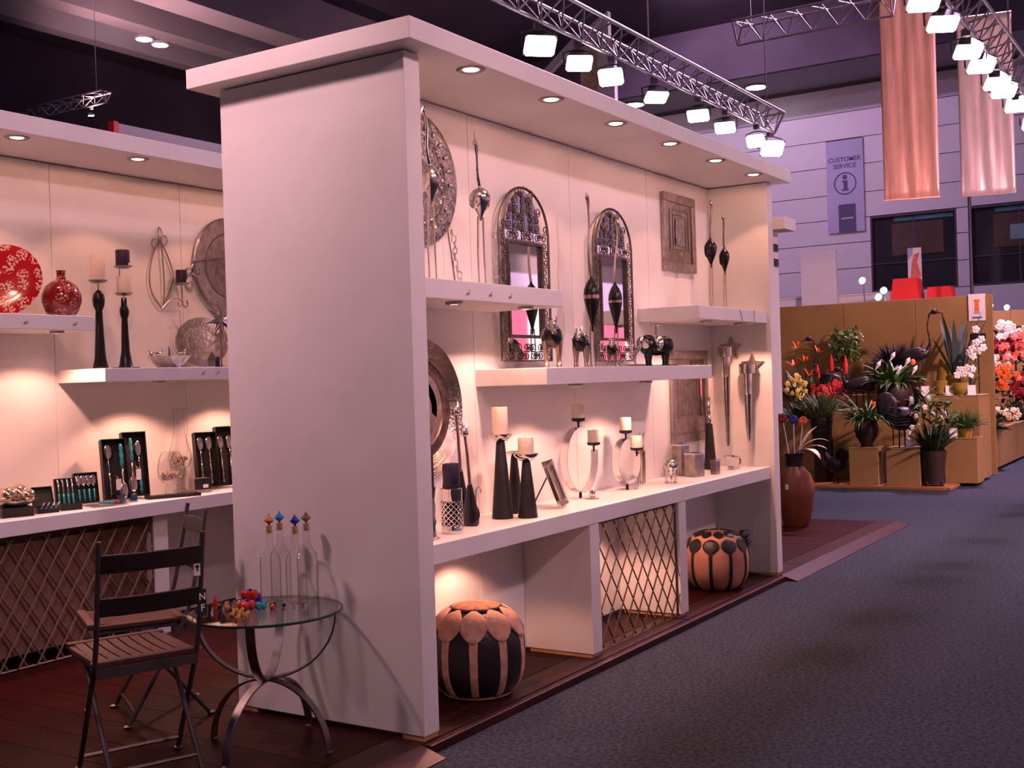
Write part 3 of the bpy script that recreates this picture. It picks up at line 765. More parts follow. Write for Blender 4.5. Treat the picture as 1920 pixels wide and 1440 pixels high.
# ---- arched wrought iron mirrors
def s_scroll(s):
    pts = []
    for i in range(13):
        a = rad(400 - 38 * i); r = 0.10 + 0.014 * i
        pts.append((0.26 * 0 + r * math.cos(a) - 0.0, 0, 0.26 + r * math.sin(a)))
    pts = pts[::1]
    low = [(-x, 0, -z) for (x, y_, z) in reversed(pts)]
    return [(x * s, 0, z * s) for (x, y_, z) in pts + low]
scroll_me = MB().tube(s_scroll(0.088), 0.0036, 4).mesh('scroll', IRON, True)
def arch_mirror(label, loc):
    t = T('arched_mirror', label, 'mirror', loc, 90, 'arched wrought iron mirrors')
    w, h, r = 0.48, 0.875, 0.24
    zs = h - r
    outline = [(0.006, -0.012, 0.006), (w - 0.006, -0.012, 0.006), (w - 0.006, -0.012, zs)] + arc(w / 2, zs, r - 0.006, 4, 176, 18, -0.012) + [(0.006, -0.012, zs)]
    P(t, 'frame', IRON, ('tube', outline, 0.007, 5, True))
    ins = 0.075
    poly = [(ins, 0.01), (w - ins, 0.01), (w - ins, zs)] + [(x, z) for (x, _, z) in arc(w / 2, zs, r - ins, 4, 176, 18, 0, r - 0.02)] + [(ins, zs)]
    P(t, 'mirror_pane', MIRROR, ('prism', poly, -0.006, -0.001), smooth=False)
    ix0, ix1, iz0, iz1 = 0.088, w - 0.088, 0.135, 0.585
    fr = 0.016
    P(t, 'inner_frame', IRON, ('bb', ix0 - fr, ix0, -0.022, -0.004, iz0 - fr, iz1 + fr), ('bb', ix1, ix1 + fr, -0.022, -0.004, iz0 - fr, iz1 + fr),
      ('bb', ix0, ix1, -0.022, -0.004, iz0 - fr, iz0), ('bb', ix0, ix1, -0.022, -0.004, iz1, iz1 + fr), smooth=False, bevel=0.002)
    def inside(x, z):
        if z < zs: return 0.03 < x < w - 0.03
        return math.hypot(x - w / 2, z - zs) < r - 0.028
    k = 0
    z = 0.052
    row = 0
    while z < h:
        nx = 7
        for i in range(nx):
            x = 0.042 + (w - 0.084) * i / (nx - 1) + (0.0 if row % 2 == 0 else 0.0)
            if ix0 - 0.02 < x < ix1 + 0.02 and iz0 - 0.02 < z < iz1 + 0.03: continue
            if not inside(x, z): continue
            inst('scroll', scroll_me, t, (x, -0.012, z), (0, rad(18 if (i + row) % 2 else -18), 0), (1 if (i + row) % 2 else -1, 1, 0.95))
        z += 0.086; row += 1
    # four uprights through the arch
    for x in (0.16, 0.24, 0.32):
        P(t, 'upright', IRON, ('tube', [(x, -0.016, iz1 + fr), (x, -0.014, zs + math.sqrt(max(0, (r - 0.01) ** 2 - (x - w / 2) ** 2)))], 0.0035, 4))
    return t
arch_mirror('nearer arched wrought iron mirror, partly hidden by the upper shelf', (-0.388, 1.195, 1.425))
arch_mirror('farther arched wrought iron mirror behind the two tall black cranes', (-0.388, 2.150, 1.422))

# ---- silver relief panels
def relief(name, label, loc, w, h, low=False):
    t = T(name, label, 'wall panel', loc)
    P(t, 'frame', PEWTER3, ('bb', 0, w, -0.03, 0, 0, 0.055), ('bb', 0, w, -0.03, 0, h - 0.055, h), ('bb', 0, 0.055, -0.03, 0, 0.055, h - 0.055), ('bb', w - 0.055, w, -0.03, 0, 0.055, h - 0.055), smooth=False, bevel=0.004)
    P(t, 'panel', PEWTER2, ('bb', 0.055, w - 0.055, -0.018, 0, 0.055, h - 0.055), smooth=False)
    m = 0.10
    if not low:
        P(t, 'inner_moulding', PEWTER3, ('tube', [(m, -0.02, m + 0.03), (w - m, -0.02, m + 0.03), (w - m, -0.02, h - m), (m, -0.02, h - m)], 0.007, 5, True), smooth=False)
        P(t, 'centre_plaque', PEWTER, ('bb', w * 0.36, w * 0.64, -0.027, -0.018, h * 0.33, h * 0.68), smooth=False, bevel=0.003)
        P(t, 'inner_moulding', PEWTER3, ('tube', [(w * .30, -0.02, h * .28), (w * .70, -0.02, h * .28), (w * .70, -0.02, h * .73), (w * .30, -0.02, h * .73)], 0.005, 5, True), smooth=False)
        P(t, 'price_dot', CARD, ('lathe', [(0.008, 0.027), (0.008, 0.029)], 10, {'M': Matrix.Translation((w * 0.5, 0, 0.11)) @ RX90}))
    else:
        P(t, 'upper_band', IRON, ('bb', 0.30, w - 0.06, -0.023, -0.018, h - 0.14, h - 0.06), smooth=False)
        P(t, 'lower_band', PEWTER3, ('bb', 0.06, w - 0.06, -0.024, -0.018, 0.06, 0.15), smooth=False)
        P(t, 'column', NICKEL, ('tube', [(w - 0.12, -0.022, 0.16), (w - 0.12, -0.022, h - 0.16)], 0.011, 6))
        P(t, 'inner_moulding', PEWTER3, ('tube', [(0.075, -0.02, 0.16), (w - 0.16, -0.02, 0.16), (w - 0.16, -0.02, h - 0.16), (0.075, -0.02, h - 0.16)], 0.005, 5, True), smooth=False)
    return t
relief('relief_panel', 'square silver relief panel hung high beside the end panel', (-0.419, 3.137, 2.0), 0.48, 0.49)
relief('relief_panel', 'tall silver framed panel hung low behind the square silver boxes', (-0.419, 3.19, 0.90), 0.56, 0.59, True)

# ---- star cone sconces on the end panel
def sconce(label, loc, drop):
    t = T('wall_sconce', label, 'sconce', loc, 0, 'star topped cone sconces')
    star = []
    for k in range(10):
        r = 0.085 if k % 2 == 0 else 0.04
        a = rad(90 + 36 * k)
        star.append((r * math.cos(a), r * math.sin(a)))
    P(t, 'star_plate', PEWTER3, ('prism', star, -0.016, -0.001), smooth=False, bevel=0.002)
    P(t, 'cup', SILVER, ('lathe', [(0.040, -0.055), (0.054, -0.052), (0.054, 0.006), (0.057, 0.010), (0.052, 0.010), (0.050, -0.045), (0.001, -0.046)], 24, (-0.012, -0.078, 0)))
    P(t, 'cone', SILVER, ('lathe', [(0.004, -drop), (0.010, -drop + 0.004), (0.009, -drop + 0.012), (0.013, -drop + 0.03), (0.026, -0.20), (0.031, -0.19), (0.028, -0.18), (0.032, -0.055)], 16, (-0.012, -0.078, 0)))
    return t
sconce('taller silver cone sconce with a star, on the end panel near the corner', (-0.280, 3.903, 1.505), 0.66)
sconce('shorter silver cone sconce with a star, on the end panel near the aisle', (-0.132, 3.903, 1.385), 0.51)

# ================================================================ CRANES
def crane(label, loc, h, legs_h, body_h, body_w, bodymat, neckmat, lean=0.0, dirx=1, neck_bend=0.03, collar=False, group='metal crane sculptures', tail=False, wide=1.0, spike=0.0):
    t = T('crane_sculpture', label, 'sculpture', loc, 90, group)
    P(t, 'base', BRASSY, ('lathe', [(0.035, 0), (0.033, 0.004), (0.010, 0.006), (0.004, 0.012)], 14))
    for s in (-1, 1):
        x0 = s * body_w * 0.28
        P(t, 'leg', BRASSY, ('tube', [(x0 * 0.9 + 0.004 * s, 0.0, 0.004), (x0, 0.004, legs_h * 0.5), (x0 * 0.8, 0, legs_h + body_h * 0.12)], [0.0032, 0.0042, 0.0050], 6))
    prof = [(0.004, 0)]
    for i in range(1, 10):
        q = i / 10
        prof.append((body_w / 2 * (math.sin(PI * q ** 1.85) ** 0.75) + 0.003, body_h * q))
    prof += [(0.008, body_h), (0.006, body_h * 1.08)]
    M0 = Matrix.Translation((0, 0, legs_h))
    b = P(t, 'body', bodymat, ('lathe', prof, 16, {'M': M0, 'sy': wide}))
    for s in (() if collar else (-1, 1)):
        P(t, 'wing', neckmat if bodymat is SILVER else bodymat, ('ell', (s * body_w * 0.40, 0.004, legs_h + body_h * 0.62), (body_w * 0.13, body_w * 0.36, body_h * 0.30), 10, 6, (0, rad(-8 * s), 0)))
    if collar:
        P(t, 'collar', neckmat, ('lathe', [(body_w * 0.42, 0), (body_w * 0.535, body_h * 0.02), (body_w * 0.535, body_h * 0.09), (body_w * 0.42, body_h * 0.11)], 16, {'M': Matrix.Translation((0, 0, legs_h + body_h * 0.60)), 'sy': wide}))
    zb = legs_h + body_h * 1.02
    hz = h - spike - 0.03
    n = 9
    pts = []
    for i in range(n + 1):
        q = i / n
        pts.append((lean * q + neck_bend * math.sin(2 * PI * q) * 0.5, 0, zb + (hz - zb) * q))
    P(t, 'neck', neckmat, ('tube', pts, [0.0075, 0.0045], 7))
    hd = P(t, 'head', neckmat, ('ell', (lean + 0.005 * dirx, 0, hz + 0.008), (0.014, 0.011, 0.019), 10, 6))
    P(hd, 'beak', neckmat, ('tube', [(lean + 0.008 * dirx, 0, hz + 0.012), (lean + 0.022 * dirx, 0, hz - 0.012), (lean + 0.022 * dirx, 0, hz - 0.055)], [0.008, 0.0015], 6))
    if spike:
        P(hd, 'crest', neckmat, ('tube', [(lean, 0, hz + 0.015), (lean - 0.002, 0, h)], [0.004, 0.0012], 5))
    else:
        P(hd, 'crest', neckmat, ('tube', [(lean, 0, hz + 0.015), (lean + 0.008, 0, h)], [0.004, 0.0015], 5), ('tube', [(lean, 0, hz + 0.015), (lean - 0.010, 0, h)], [0.004, 0.0015], 5))
    return t
SA, SB, SC = 1.748, 1.390, 1.740
crane('plain silver crane with folded wings on the upper shelf', (-0.22, 0.817, SA), 0.705, 0.305, 0.15, 0.088, SILVER, NICKEL, lean=-0.030, dirx=1, neck_bend=-0.010, spike=0.035)
crane('tall silver crane in front of the big chased platter', (-0.22, 0.445, SA), 0.80, 0.33, 0.17, 0.085, SILVER, NICKEL, lean=-0.03, dirx=-1, neck_bend=-0.02, spike=0.045)
crane('taller black bodied crane with bowed head on the far shelf', (-0.20, 3.400, SC), 0.705, 0.27, 0.18, 0.075, BLACK, BRASSY, lean=0.022, neck_bend=-0.012)
crane('shorter black bodied crane with bowed head on the far shelf', (-0.20, 3.627, SC), 0.635, 0.24, 0.17, 0.062, BLACK, BRASSY, lean=-0.004, neck_bend=-0.01)
crane('tallest black crane with silver collar in front of the arched mirror', (-0.20, 1.795, SB), 0.90, 0.185, 0.275, 0.078, BLACK, BRASSY, lean=-0.020, neck_bend=-0.022, collar=True)
crane('second black crane with silver collar in front of the arched mirror', (-0.20, 2.062, SB), 0.80, 0.18, 0.265, 0.070, BLACK, BRASSY, lean=0.045, neck_bend=-0.02, collar=True)
# chain hanging from the near crane
t = T('silver_chain', 'looped silver chain hanging over the upper shelf edge by the tall crane', 'chain', (-0.15, 0.51, SA))
link = MB().tube([(0.011 * math.cos(a * PI / 5), 0, 0.016 * math.sin(a * PI / 5)) for a in range(10)], 0.003, 4, True).mesh('link', NICKEL, True)
for i in range(9):
    inst('link', link, t, (-0.02 + 0.006 * i + 0.01 * math.sin(i), 0, 0.215 - 0.025 * i), (0, rad(-12), rad(90 if i % 2 else 20)))
P(t, 'hook_rod', BRASSY, ('tube', [(-0.055, 0, 0.25), (-0.03, 0, 0.14), (-0.005, 0, 0.003)], 0.004, 5))

# ================================================================ BLACK AND SILVER ANIMAL FIGURES
def animal(name, label, cat, loc, h, facing, kind='horse', bodymat=BLACK, metalmat=SILVER, group='black and silver animal figurines'):
    """local +y is the animal's forward direction"""
    t = T(name, label, cat, loc, facing, group)
    L_ = h * (0.62 if kind == 'horse' else 0.78); bw = h * (0.205 if kind == 'horse' else 0.25)
    lk = 1.35 if kind == 'horse' else 2.1
    lz = h * (0.42 if kind == 'horse' else 0.34)
    P(t, 'body', bodymat, ('ell', (0, 0, lz + bw * 0.8), (bw, L_ * 0.5, bw * 1.05), 14, 9), ('ell', (0, L_ * 0.30, lz + bw * 0.95), (bw * 0.92, bw * 1.05, bw * 1.15), 12, 8),
      ('ell', (0, -L_ * 0.28, lz + bw * 0.85), (bw * 0.98, bw * 1.05, bw * 1.08), 12, 8), remesh=h * 0.022)
    for sx in (-1, 1):
        for sy in (-1, 1):
            P(t, 'leg', BRASSY if kind == 'horse' else bodymat, ('lathe', [(h * 0.030 * lk, 0), (h * 0.032 * lk, h * 0.04), (h * 0.022 * lk, h * 0.06), (h * 0.024 * lk, lz * 0.5), (h * 0.05 * lk, lz + bw * 0.5)], 10,
              (sx * bw * 0.62, sy * L_ * 0.30, 0)))
    if kind == 'horse':
        P(t, 'neck', metalmat, ('tube', [(0, L_ * 0.34, lz + bw * 1.1), (0, L_ * 0.48, lz + bw * 2.0), (0, L_ * 0.50, h * 0.84)], [bw * 0.62, bw * 0.42], 10))
        hd = P(t, 'head', metalmat, ('ell', (0, L_ * 0.50, h * 0.85), (bw * 0.42, bw * 0.5, bw * 0.5), 10, 7), ('ell', (0, L_ * 0.62, h * 0.76), (bw * 0.30, bw * 0.36, bw * 0.72), 10, 7, (rad(35), 0, 0)), remesh=h * 0.018)
        for sx in (-1, 1):
            P(hd, 'ear', metalmat, ('tube', [(sx * bw * 0.25, L_ * 0.47, h * 0.88), (sx * bw * 0.36, L_ * 0.46, h * 0.94), (sx * bw * 0.34, L_ * 0.45, h)], [bw * 0.16, 0.001], 6))
        P(t, 'mane', metalmat, ('tube', [(0, L_ * 0.42, h * 0.9), (0, L_ * 0.33, h * 0.76), (0, L_ * 0.24, lz + bw * 1.9)], [0.004, 0.007, 0.004], 5))
        P(t, 'saddle', metalmat, ('ell', (0, -L_ * 0.05, lz + bw * 1.0), (bw * 1.08, L_ * 0.17, bw * 1.10), 14, 8))
        P(t, 'tail', metalmat, ('tube', [(0, -L_ * 0.50, lz + bw * 1.2), (0, -L_ * 0.62, lz + bw * 0.8), (0, -L_ * 0.60, lz * 0.6)], [0.006, 0.009, 0.002], 6))
        P(t, 'breastplate', metalmat, ('tube', [(-bw * 0.9, L_ * 0.28, lz + bw * 1.3), (0, L_ * 0.56, lz + bw * 0.55), (bw * 0.9, L_ * 0.28, lz + bw * 1.3)], 0.005, 5))
    else:
        hd = P(t, 'head', metalmat, ('ell', (0, L_ * 0.52, lz + bw * 1.15), (bw * 0.62, bw * 0.62, bw * 0.78), 12, 8), ('tube', [(0, L_ * 0.62, lz + bw * 0.95), (0, L_ * 0.78, lz * 0.95), (0, L_ * 0.80, lz * 0.45), (0, L_ * 0.74, lz * 0.12)], [bw * 0.30, bw * 0.10], 8), remesh=h * 0.02)
        for sx in (-1, 1):
            P(hd, 'ear', metalmat, ('ell', (sx * bw * 0.78, L_ * 0.45, lz + bw * 1.0), (bw * 0.10, bw * 0.42, bw * 0.58), 12, 7, (0, rad(14 * sx), rad(28 * sx))))
            P(hd, 'tusk', NICKEL, ('tube', [(sx * bw * 0.3, L_ * 0.66, lz + bw * 0.55), (sx * bw * 0.36, L_ * 0.84, lz + bw * 0.3), (sx * bw * 0.34, L_ * 0.92, lz + bw * 0.42)], [0.006, 0.0015], 6))
        P(t, 'rug', metalmat, ('ell', (0, -L_ * 0.04, lz + bw * 0.95), (bw * 1.06, L_ * 0.28, bw * 1.08), 16, 8))
        for s in (-1, 1):
            P(t, 'heart_plate', NICKEL, ('ell', (s * bw * 1.02, -L_ * 0.02, lz + bw * 0.7), (0.004, bw * 0.34, bw * 0.38), 10, 6))
            P(t, 'anklet', BRASSY, ('lathe', [(h * 0.040, 0.0), (h * 0.046, 0.008), (h * 0.040, 0.018)], 10, (s * bw * 0.62, L_ * 0.30, 0.002)), ('lathe', [(h * 0.040, 0.0), (h * 0.046, 0.008), (h * 0.040, 0.018)], 10, (s * bw * 0.62, -L_ * 0.30, 0.002)))
        P(t, 'tail', BRASSY, ('tube', [(0, -L_ * 0.50, lz + bw * 1.0), (0, -L_ * 0.58, lz * 0.9), (0, -L_ * 0.55, lz * 0.4)], [0.004, 0.003], 5))
    return t
animal('horse_figurine', 'tallest black horse figurine with silver head at the near end of the middle shelf', 'figurine', (-0.16, 1.310, SB), 0.245, 215)
animal('horse_figurine', 'medium black horse figurine with silver saddle and pricked ears on the middle shelf', 'figurine', (-0.16, 1.595, SB), 0.205, 200)
animal('horse_figurine', 'smallest black horse figurine in front of the farther arched mirror', 'figurine', (-0.085, 1.785, SB), 0.148, 205)
t = animal('elephant_figurine', 'black and silver elephant with a candle spike on its back on the middle shelf', 'figurine', (-0.17, 2.495, SB), 0.21, 130, 'elephant')
P(t, 'plinth', BLACKM, ('bb', -0.06, 0.06, -0.10, 0.10, 0.0002, 0.006), smooth=False)
P(t, 'candle_stand', BRASSY, ('lathe', [(0.006, 0.175), (0.005, 0.232), (0.034, 0.236), (0.036, 0.240), (0.004, 0.241)], 14))
P(t, 'bead_fringe', NICKEL, *[('ell', (0.055 * math.cos(k), 0.12 + 0.012 * k, 0.125 - 0.017 * k), 0.007, 6, 4) for k in range(7)])
animal('elephant_figurine', 'small all silver elephant on the counter between ring holder and boxes', 'figurine', (-0.205, 2.711, 0.707), 0.165, 205, 'elephant', SILVER, NICKEL)
t = T('silver_saucer', 'flat silver saucer lying on the middle shelf beside the smallest horse', 'saucer', (-0.09, 2.06, SB))
P(t, 'dish', SILVER, ('lathe', [(0.02, 0), (0.05, 0.004), (0.058, 0.010), (0.056, 0.011), (0.02, 0.005), (0.001, 0.004)], 18))

# ================================================================ COUNTER PIECES
CT = 0.707
def candle(parent, x, y, z, r, h, mt=WAX, wick=True, tag_=False):
    c = P(parent, 'candle', mt, ('lathe', [(r * 0.97, 0), (r, 0.003), (r, h - 0.005), (r * 0.94, h), (r * 0.80, h - 0.004), (0.001, h - 0.006)], 20, (x, y, z)))
    if wick: P(c, 'wick', BLACKM, ('tube', [(x, y, z + h - 0.008), (x + 0.001, y, z + h + 0.006)], 0.0012, 4))
    if tag_: P(c, 'price_sticker', CARD, ('bb', x + r * 0.2, x + r * 0.75, y - r * 0.99 - 0.002, y - r * 0.75, z + 0.010, z + 0.026), smooth=False)
    return c
t = T('candlestick', 'slim twisted candlestick with dark taper half hidden by the side panel', 'candlestick', (-0.125, 0.262, CT))
P(t, 'stem', SILVER, ('lathe', [(0.03, 0), (0.03, 0.006), (0.014, 0.014), (0.010, 0.05), (0.015, 0.07), (0.010, 0.09), (0.013, 0.13), (0.009, 0.16), (0.014, 0.20), (0.018, 0.21)], 12))
P(t, 'taper', WAXP, ('lathe', [(0.010, 0.21), (0.010, 0.37), (0.003, 0.385)], 10))

t = T('candle_holder', 'round pierced silver candle holder with a dark candle by the side panel', 'candle holder', (-0.158, 0.443, CT))
P(t, 'base', NICKEL, ('lathe', [(0.044, 0), (0.046, 0.006), (0.045, 0.030), (0.043, 0.034)], 24))
P(t, 'upper_band', NICKEL, ('lathe', [(0.043, 0.135), (0.045, 0.138), (0.045, 0.182), (0.047, 0.187), (0.043, 0.189), (0.040, 0.186), (0.040, 0.15)], 24))
P(t, 'liner', BLACKM, ('lathe', [(0.030, 0.006), (0.030, 0.170), (0.038, 0.178), (0.038, 0.205), (0.036, 0.205)], 18))
wire = MB().tube([(0.044 * math.cos(a), 0.044 * math.sin(a), 0.033 + 0.104 * a / (PI * 0.75)) for a in [PI * 0.75 * i / 8 for i in range(9)]], 0.0028, 4).mesh('wire', NICKEL, True)
for k in range(12):
    inst('wire', wire, t, rot=(0, 0, 2 * PI * k / 12))
    inst('wire', wire, t, rot=(0, 0, 2 * PI * k / 12), scale=(1, -1, 1))
candle(t, 0, 0, 0.20, 0.0355, 0.092, WAXP)

def cat_fig(label, loc, h, hz_body, lean, dirx=1):
    t = T('cat_sculpture', label, 'sculpture', loc, 90, 'long necked cat sculptures')
    P(t, 'body', BLACK, ('lathe', [(0.036, 0), (0.040, 0.02), (0.036, hz_body * 0.35), (0.022, hz_body * 0.7), (0.011, hz_body)], 14, {'sx': 0.85}), ('ell', (0.018, 0.0, 0.045), (0.034, 0.030, 0.05), 12, 7), ('ell', (-0.022, -0.012, 0.012), (0.014, 0.022, 0.012), 8, 5), remesh=0.006)
    P(t, 'neck', BRASSY, ('tube', [(0, 0, hz_body * 0.92), (lean * 0.4, 0, hz_body + (h - hz_body) * 0.45), (lean, 0, h - 0.045)], [0.008, 0.0055], 7))
    hd = P(t, 'head', SILVER, ('ell', (lean, 0, h - 0.042), (0.021, 0.016, 0.024), 12, 8), ('ell', (lean, -0.012, h - 0.050), (0.009, 0.010, 0.010), 8, 6), remesh=0.004)
    for s in (-1, 1):
        P(hd, 'ear', SILVER, ('tube', [(lean + s * 0.011, 0, h - 0.026), (lean + s * 0.016, 0, h)], [0.008, 0.001], 6))
    P(t, 'tail', BRASSY, ('tube', [(0.045, 0.01, 0.02)] + [(0.055 + 0.0 * a, 0.01, 0.03 + 0.02 * a) for a in range(1, 5)] + arc(0.078, 0.14, 0.020, 180, -20, 8, 0.01), [0.005, 0.0028], 6))
    return t
cat_fig('taller black and brass cat sculpture with round silver head behind the dark candle', (-0.305, 0.72, CT), 0.545, 0.245, -0.020)
t = cat_fig('shorter black cat sculpture with curled tail and price tag beside the dark candle', (-0.225, 0.675, CT), 0.455, 0.185, -0.030)
P(t, 'price_tag', CARD, ('bb', -0.006, 0.012, -0.046, -0.043, 0.125, 0.165), smooth=False)

def cone_holder(label, loc, h, r0, r1, ch, cr):
    t = T('candle_holder', label, 'candle holder', loc, 90, 'black cone candle holders')
    P(t, 'cone', BLACKM, ('lathe', [(r0, 0), (r0, 0.003), (r1, h - 0.004), (r1 * 0.9, h)], 24))
    P(t, 'cup', NICKEL, ('lathe', [(r1 * 0.7, h), (cr * 0.55, h + 0.004), (cr * 0.95, h + 0.024), (cr, h + 0.034), (cr * 0.95, h + 0.033), (cr * 0.55, h + 0.012), (0.001, h + 0.010)], 24))
    candle(t, 0, 0, h + 0.012, 0.037, ch)
    return t
cone_holder('tall black cone candle holder with silver cup and tall cream candle', (-0.235, 0.945, CT), 0.352, 0.049, 0.020, 0.145, 0.058)
t = cone_holder('short black cone candle holder with silver cup and short cream candle', (-0.140, 1.010, CT), 0.258, 0.046, 0.019, 0.098, 0.058)
t = T('candle_holder', 'slim black cone holder standing behind the short one, its silver dish just showing', 'candle holder', (-0.285, 1.135, CT))
P(t, 'cone', BLACKM, ('lathe', [(0.040, 0), (0.040, 0.003), (0.015, 0.268), (0.013, 0.27)], 20))
P(t, 'dish', NICKEL, ('lathe', [(0.01, 0.27), (0.045, 0.285), (0.050, 0.292), (0.045, 0.291), (0.001, 0.275)], 20))

t = T('picture_frame', 'leaning light metal picture frame seen edge on beside the black cones', 'picture frame', (-0.19, 1.41, CT), 108)
Mt = Matrix.Translation((0, 0, 0.006)) @ Matrix.Rotation(rad(-20), 4, 'X')
w_, h_ = 0.17, 0.235
P(t, 'frame', NICKEL, ('bb', -w_ / 2, w_ / 2, -0.02, 0.0, 0, 0.03, {'M': Mt}), ('bb', -w_ / 2, w_ / 2, -0.02, 0.0, h_ - 0.03, h_, {'M': Mt}), ('bb', -w_ / 2, -w_ / 2 + 0.03, -0.02, 0.0, 0.03, h_ - 0.03, {'M': Mt}), ('bb', w_ / 2 - 0.03, w_ / 2, -0.02, 0.0, 0.03, h_ - 0.03, {'M': Mt}), smooth=False, bevel=0.002)
P(t, 'picture', PEWTER3, ('bb', -w_ / 2 + 0.03, w_ / 2 - 0.03, -0.012, -0.004, 0.03, h_ - 0.03, {'M': Mt}), smooth=False)
P(t, 'strut', BLACKM, ('prism', [(0, 0), (0.012, 0), (0.012, 0.2), (0, 0.2)], 0.02, 0.026, {'M': Matrix.Translation((0, 0.125, 0.001)) @ Matrix.Rotation(rad(28), 4, 'X')}), smooth=False)

def ring_holder(label, loc, rot, rx, rz, stem, arm):
    """open oval band with a candle on top and one on the side arm"""
    t = T('candle_holder', label, 'candle holder', loc, rot, 'oval ring candle holders')
    zc = 0.03 + rz
    P(t, 'base', NICKEL, ('lathe', [(0.062, 0), (0.062, 0.004), (0.02, 0.006), (0.001, 0.006)], 24))
    P(t, 'stem', BLACKM, ('lathe', [(0.007, 0.004), (0.009, 0.012), (0.006, 0.034)], 10))
    pts = arc(0, zc, rx, 78, 375, 30, 0, rz)
    vs = []; fs = []
    for i, (x, y, z) in enumerate(pts):
        d = Vector((x / rx ** 2, 0, (z - zc) / rz ** 2)).normalized() * 0.0015
        vs += [(x + d.x, -0.023, z + d.z), (x + d.x, 0.023, z + d.z), (x - d.x, 0.023, z - d.z), (x - d.x, -0.023, z - d.z)]
        if i:
            a = 4 * (i - 1); b = 4 * i
            for k in range(4):
                fs.append((a + k, a + (k + 1) % 4, b + (k + 1) % 4, b + k))
    fs += [(3, 2, 1, 0), tuple(len(vs) - 4 + k for k in range(4))]
    P(t, 'oval_band', NICKEL, ('add', vs, fs))
    zt = zc + rz
    P(t, 'candle_cup', BLACKM, ('lathe', [(0.005, zt - 0.005), (0.006, zt + 0.024), (0.034, zt + 0.030), (0.036, zt + 0.046), (0.033, zt + 0.046), (0.033, zt + 0.034), (0.001, zt + 0.033)], 20))
    candle(t, 0, 0, zt + 0.034, 0.032, 0.082)
    ex, ez = pts[-1][0], pts[-1][2]
    P(t, 'candle_cup', BLACKM, ('lathe', [(0.005, ez - 0.012), (0.006, ez + 0.018), (0.034, ez + 0.024), (0.036, ez + 0.038), (0.033, ez + 0.038), (0.033, ez + 0.028), (0.001, ez + 0.027)], 20, (ex, 0, 0)))
    candle(t, ex, 0, ez + 0.028, 0.032, 0.076)
    return t
ring_holder('larger oval ring candle holder with two cream candles beside the picture frame', (-0.32, 1.830, CT), 80, 0.128, 0.172, 0, 0)
ring_holder('smaller oval ring candle holder with two cream candles, the upper one glowing in light', (-0.27, 2.275, CT), 80, 0.100, 0.128, 0, 0)

t = T('candle_holder', 'tiny silver flower shaped candle holder near the counter edge', 'candle holder', (-0.233, 1.80, CT))
P(t, 'saucer', SILVER, ('lathe', [(0.020, 0), (0.034, 0.003), (0.036, 0.005), (0.02, 0.004)], 16))
for k in range(7):
    a = 2 * PI * k / 7
    P(t, 'petal', NICKEL, ('ell', (0.014 * math.cos(a), 0.014 * math.sin(a), 0.026), (0.008, 0.004, 0.022), 8, 5, (0, 0, a + PI / 2)))
t = T('dog_sculpture', 'thin legged brass greyhound behind the smaller ring holder', 'sculpture', (-0.34, 2.60, CT), 20)
P(t, 'body', BRASSY, ('ell', (0, 0, 0.195), (0.020, 0.065, 0.026), 12, 7), ('tube', [(0, 0.05, 0.205), (0, 0.075, 0.26)], [0.016, 0.012], 8), ('ell', (0, 0.092, 0.275), (0.012, 0.032, 0.014), 10, 6), remesh=0.006)
for s in (-1, 1):
    P(t, 'leg', BRASSY, ('tube', [(s * 0.013, 0.045, 0.19), (s * 0.014, 0.050, 0.09), (s * 0.014, 0.054, 0.001)], [0.009, 0.004], 6))
    P(t, 'leg', BRASSY, ('tube', [(s * 0.013, -0.048, 0.19), (s * 0.014, -0.036, 0.10), (s * 0.014, -0.058, 0.05), (s * 0.014, -0.052, 0.001)], [0.011, 0.004], 6))
    P(t, 'ear', SILVER, ('ell', (s * 0.012, 0.078, 0.290), (0.004, 0.012, 0.008), 6, 4))
P(t, 'tail', BRASSY, ('tube', [(0, -0.06, 0.20), (0, -0.09, 0.15), (0, -0.095, 0.10)], [0.004, 0.002], 5))

def sq_vase(label, loc, w, h, rot):
    t = T('square_vase', label, 'vase', loc, rot, 'square silver vases')
    P(t, 'body', PEWTER3, ('bb', -w / 2, w / 2, -w / 2, w / 2, 0, h - 0.012), smooth=False, bevel=0.004)
    P(t, 'lip', NICKEL, ('bb', -w / 2 - 0.001, w / 2 + 0.001, -w / 2 - 0.001, -w / 2 + 0.008, h - 0.012, h), ('bb', -w / 2 - 0.001, w / 2 + 0.001, w / 2 - 0.008, w / 2 + 0.001, h - 0.012, h),
      ('bb', -w / 2 - 0.001, -w / 2 + 0.008, -w / 2 + 0.008, w / 2 - 0.008, h - 0.012, h), ('bb', w / 2 - 0.008, w / 2 + 0.001, -w / 2 + 0.008, w / 2 - 0.008, h - 0.012, h), smooth=False)
    return t
sq_vase('tallest square brushed silver vase at the far end of the counter', (-0.345, 3.17, CT), 0.078, 0.198, 75)
sq_vase('medium square brushed silver vase in front of the tallest one', (-0.235, 3.125, CT), 0.088, 0.146, 75)
sq_vase('smallest square brushed silver vase right of the other two', (-0.165, 3.285, CT), 0.046, 0.095, 75)
t = T('figure_sculpture', 'black cone topped by a twisted silver figure beside the low framed panel', 'sculpture', (-0.340, 3.625, CT))
P(t, 'cone', BLACKM, ('lathe', [(0.042, 0), (0.042, 0.003), (0.021, 0.30), (0.018, 0.302)], 18))
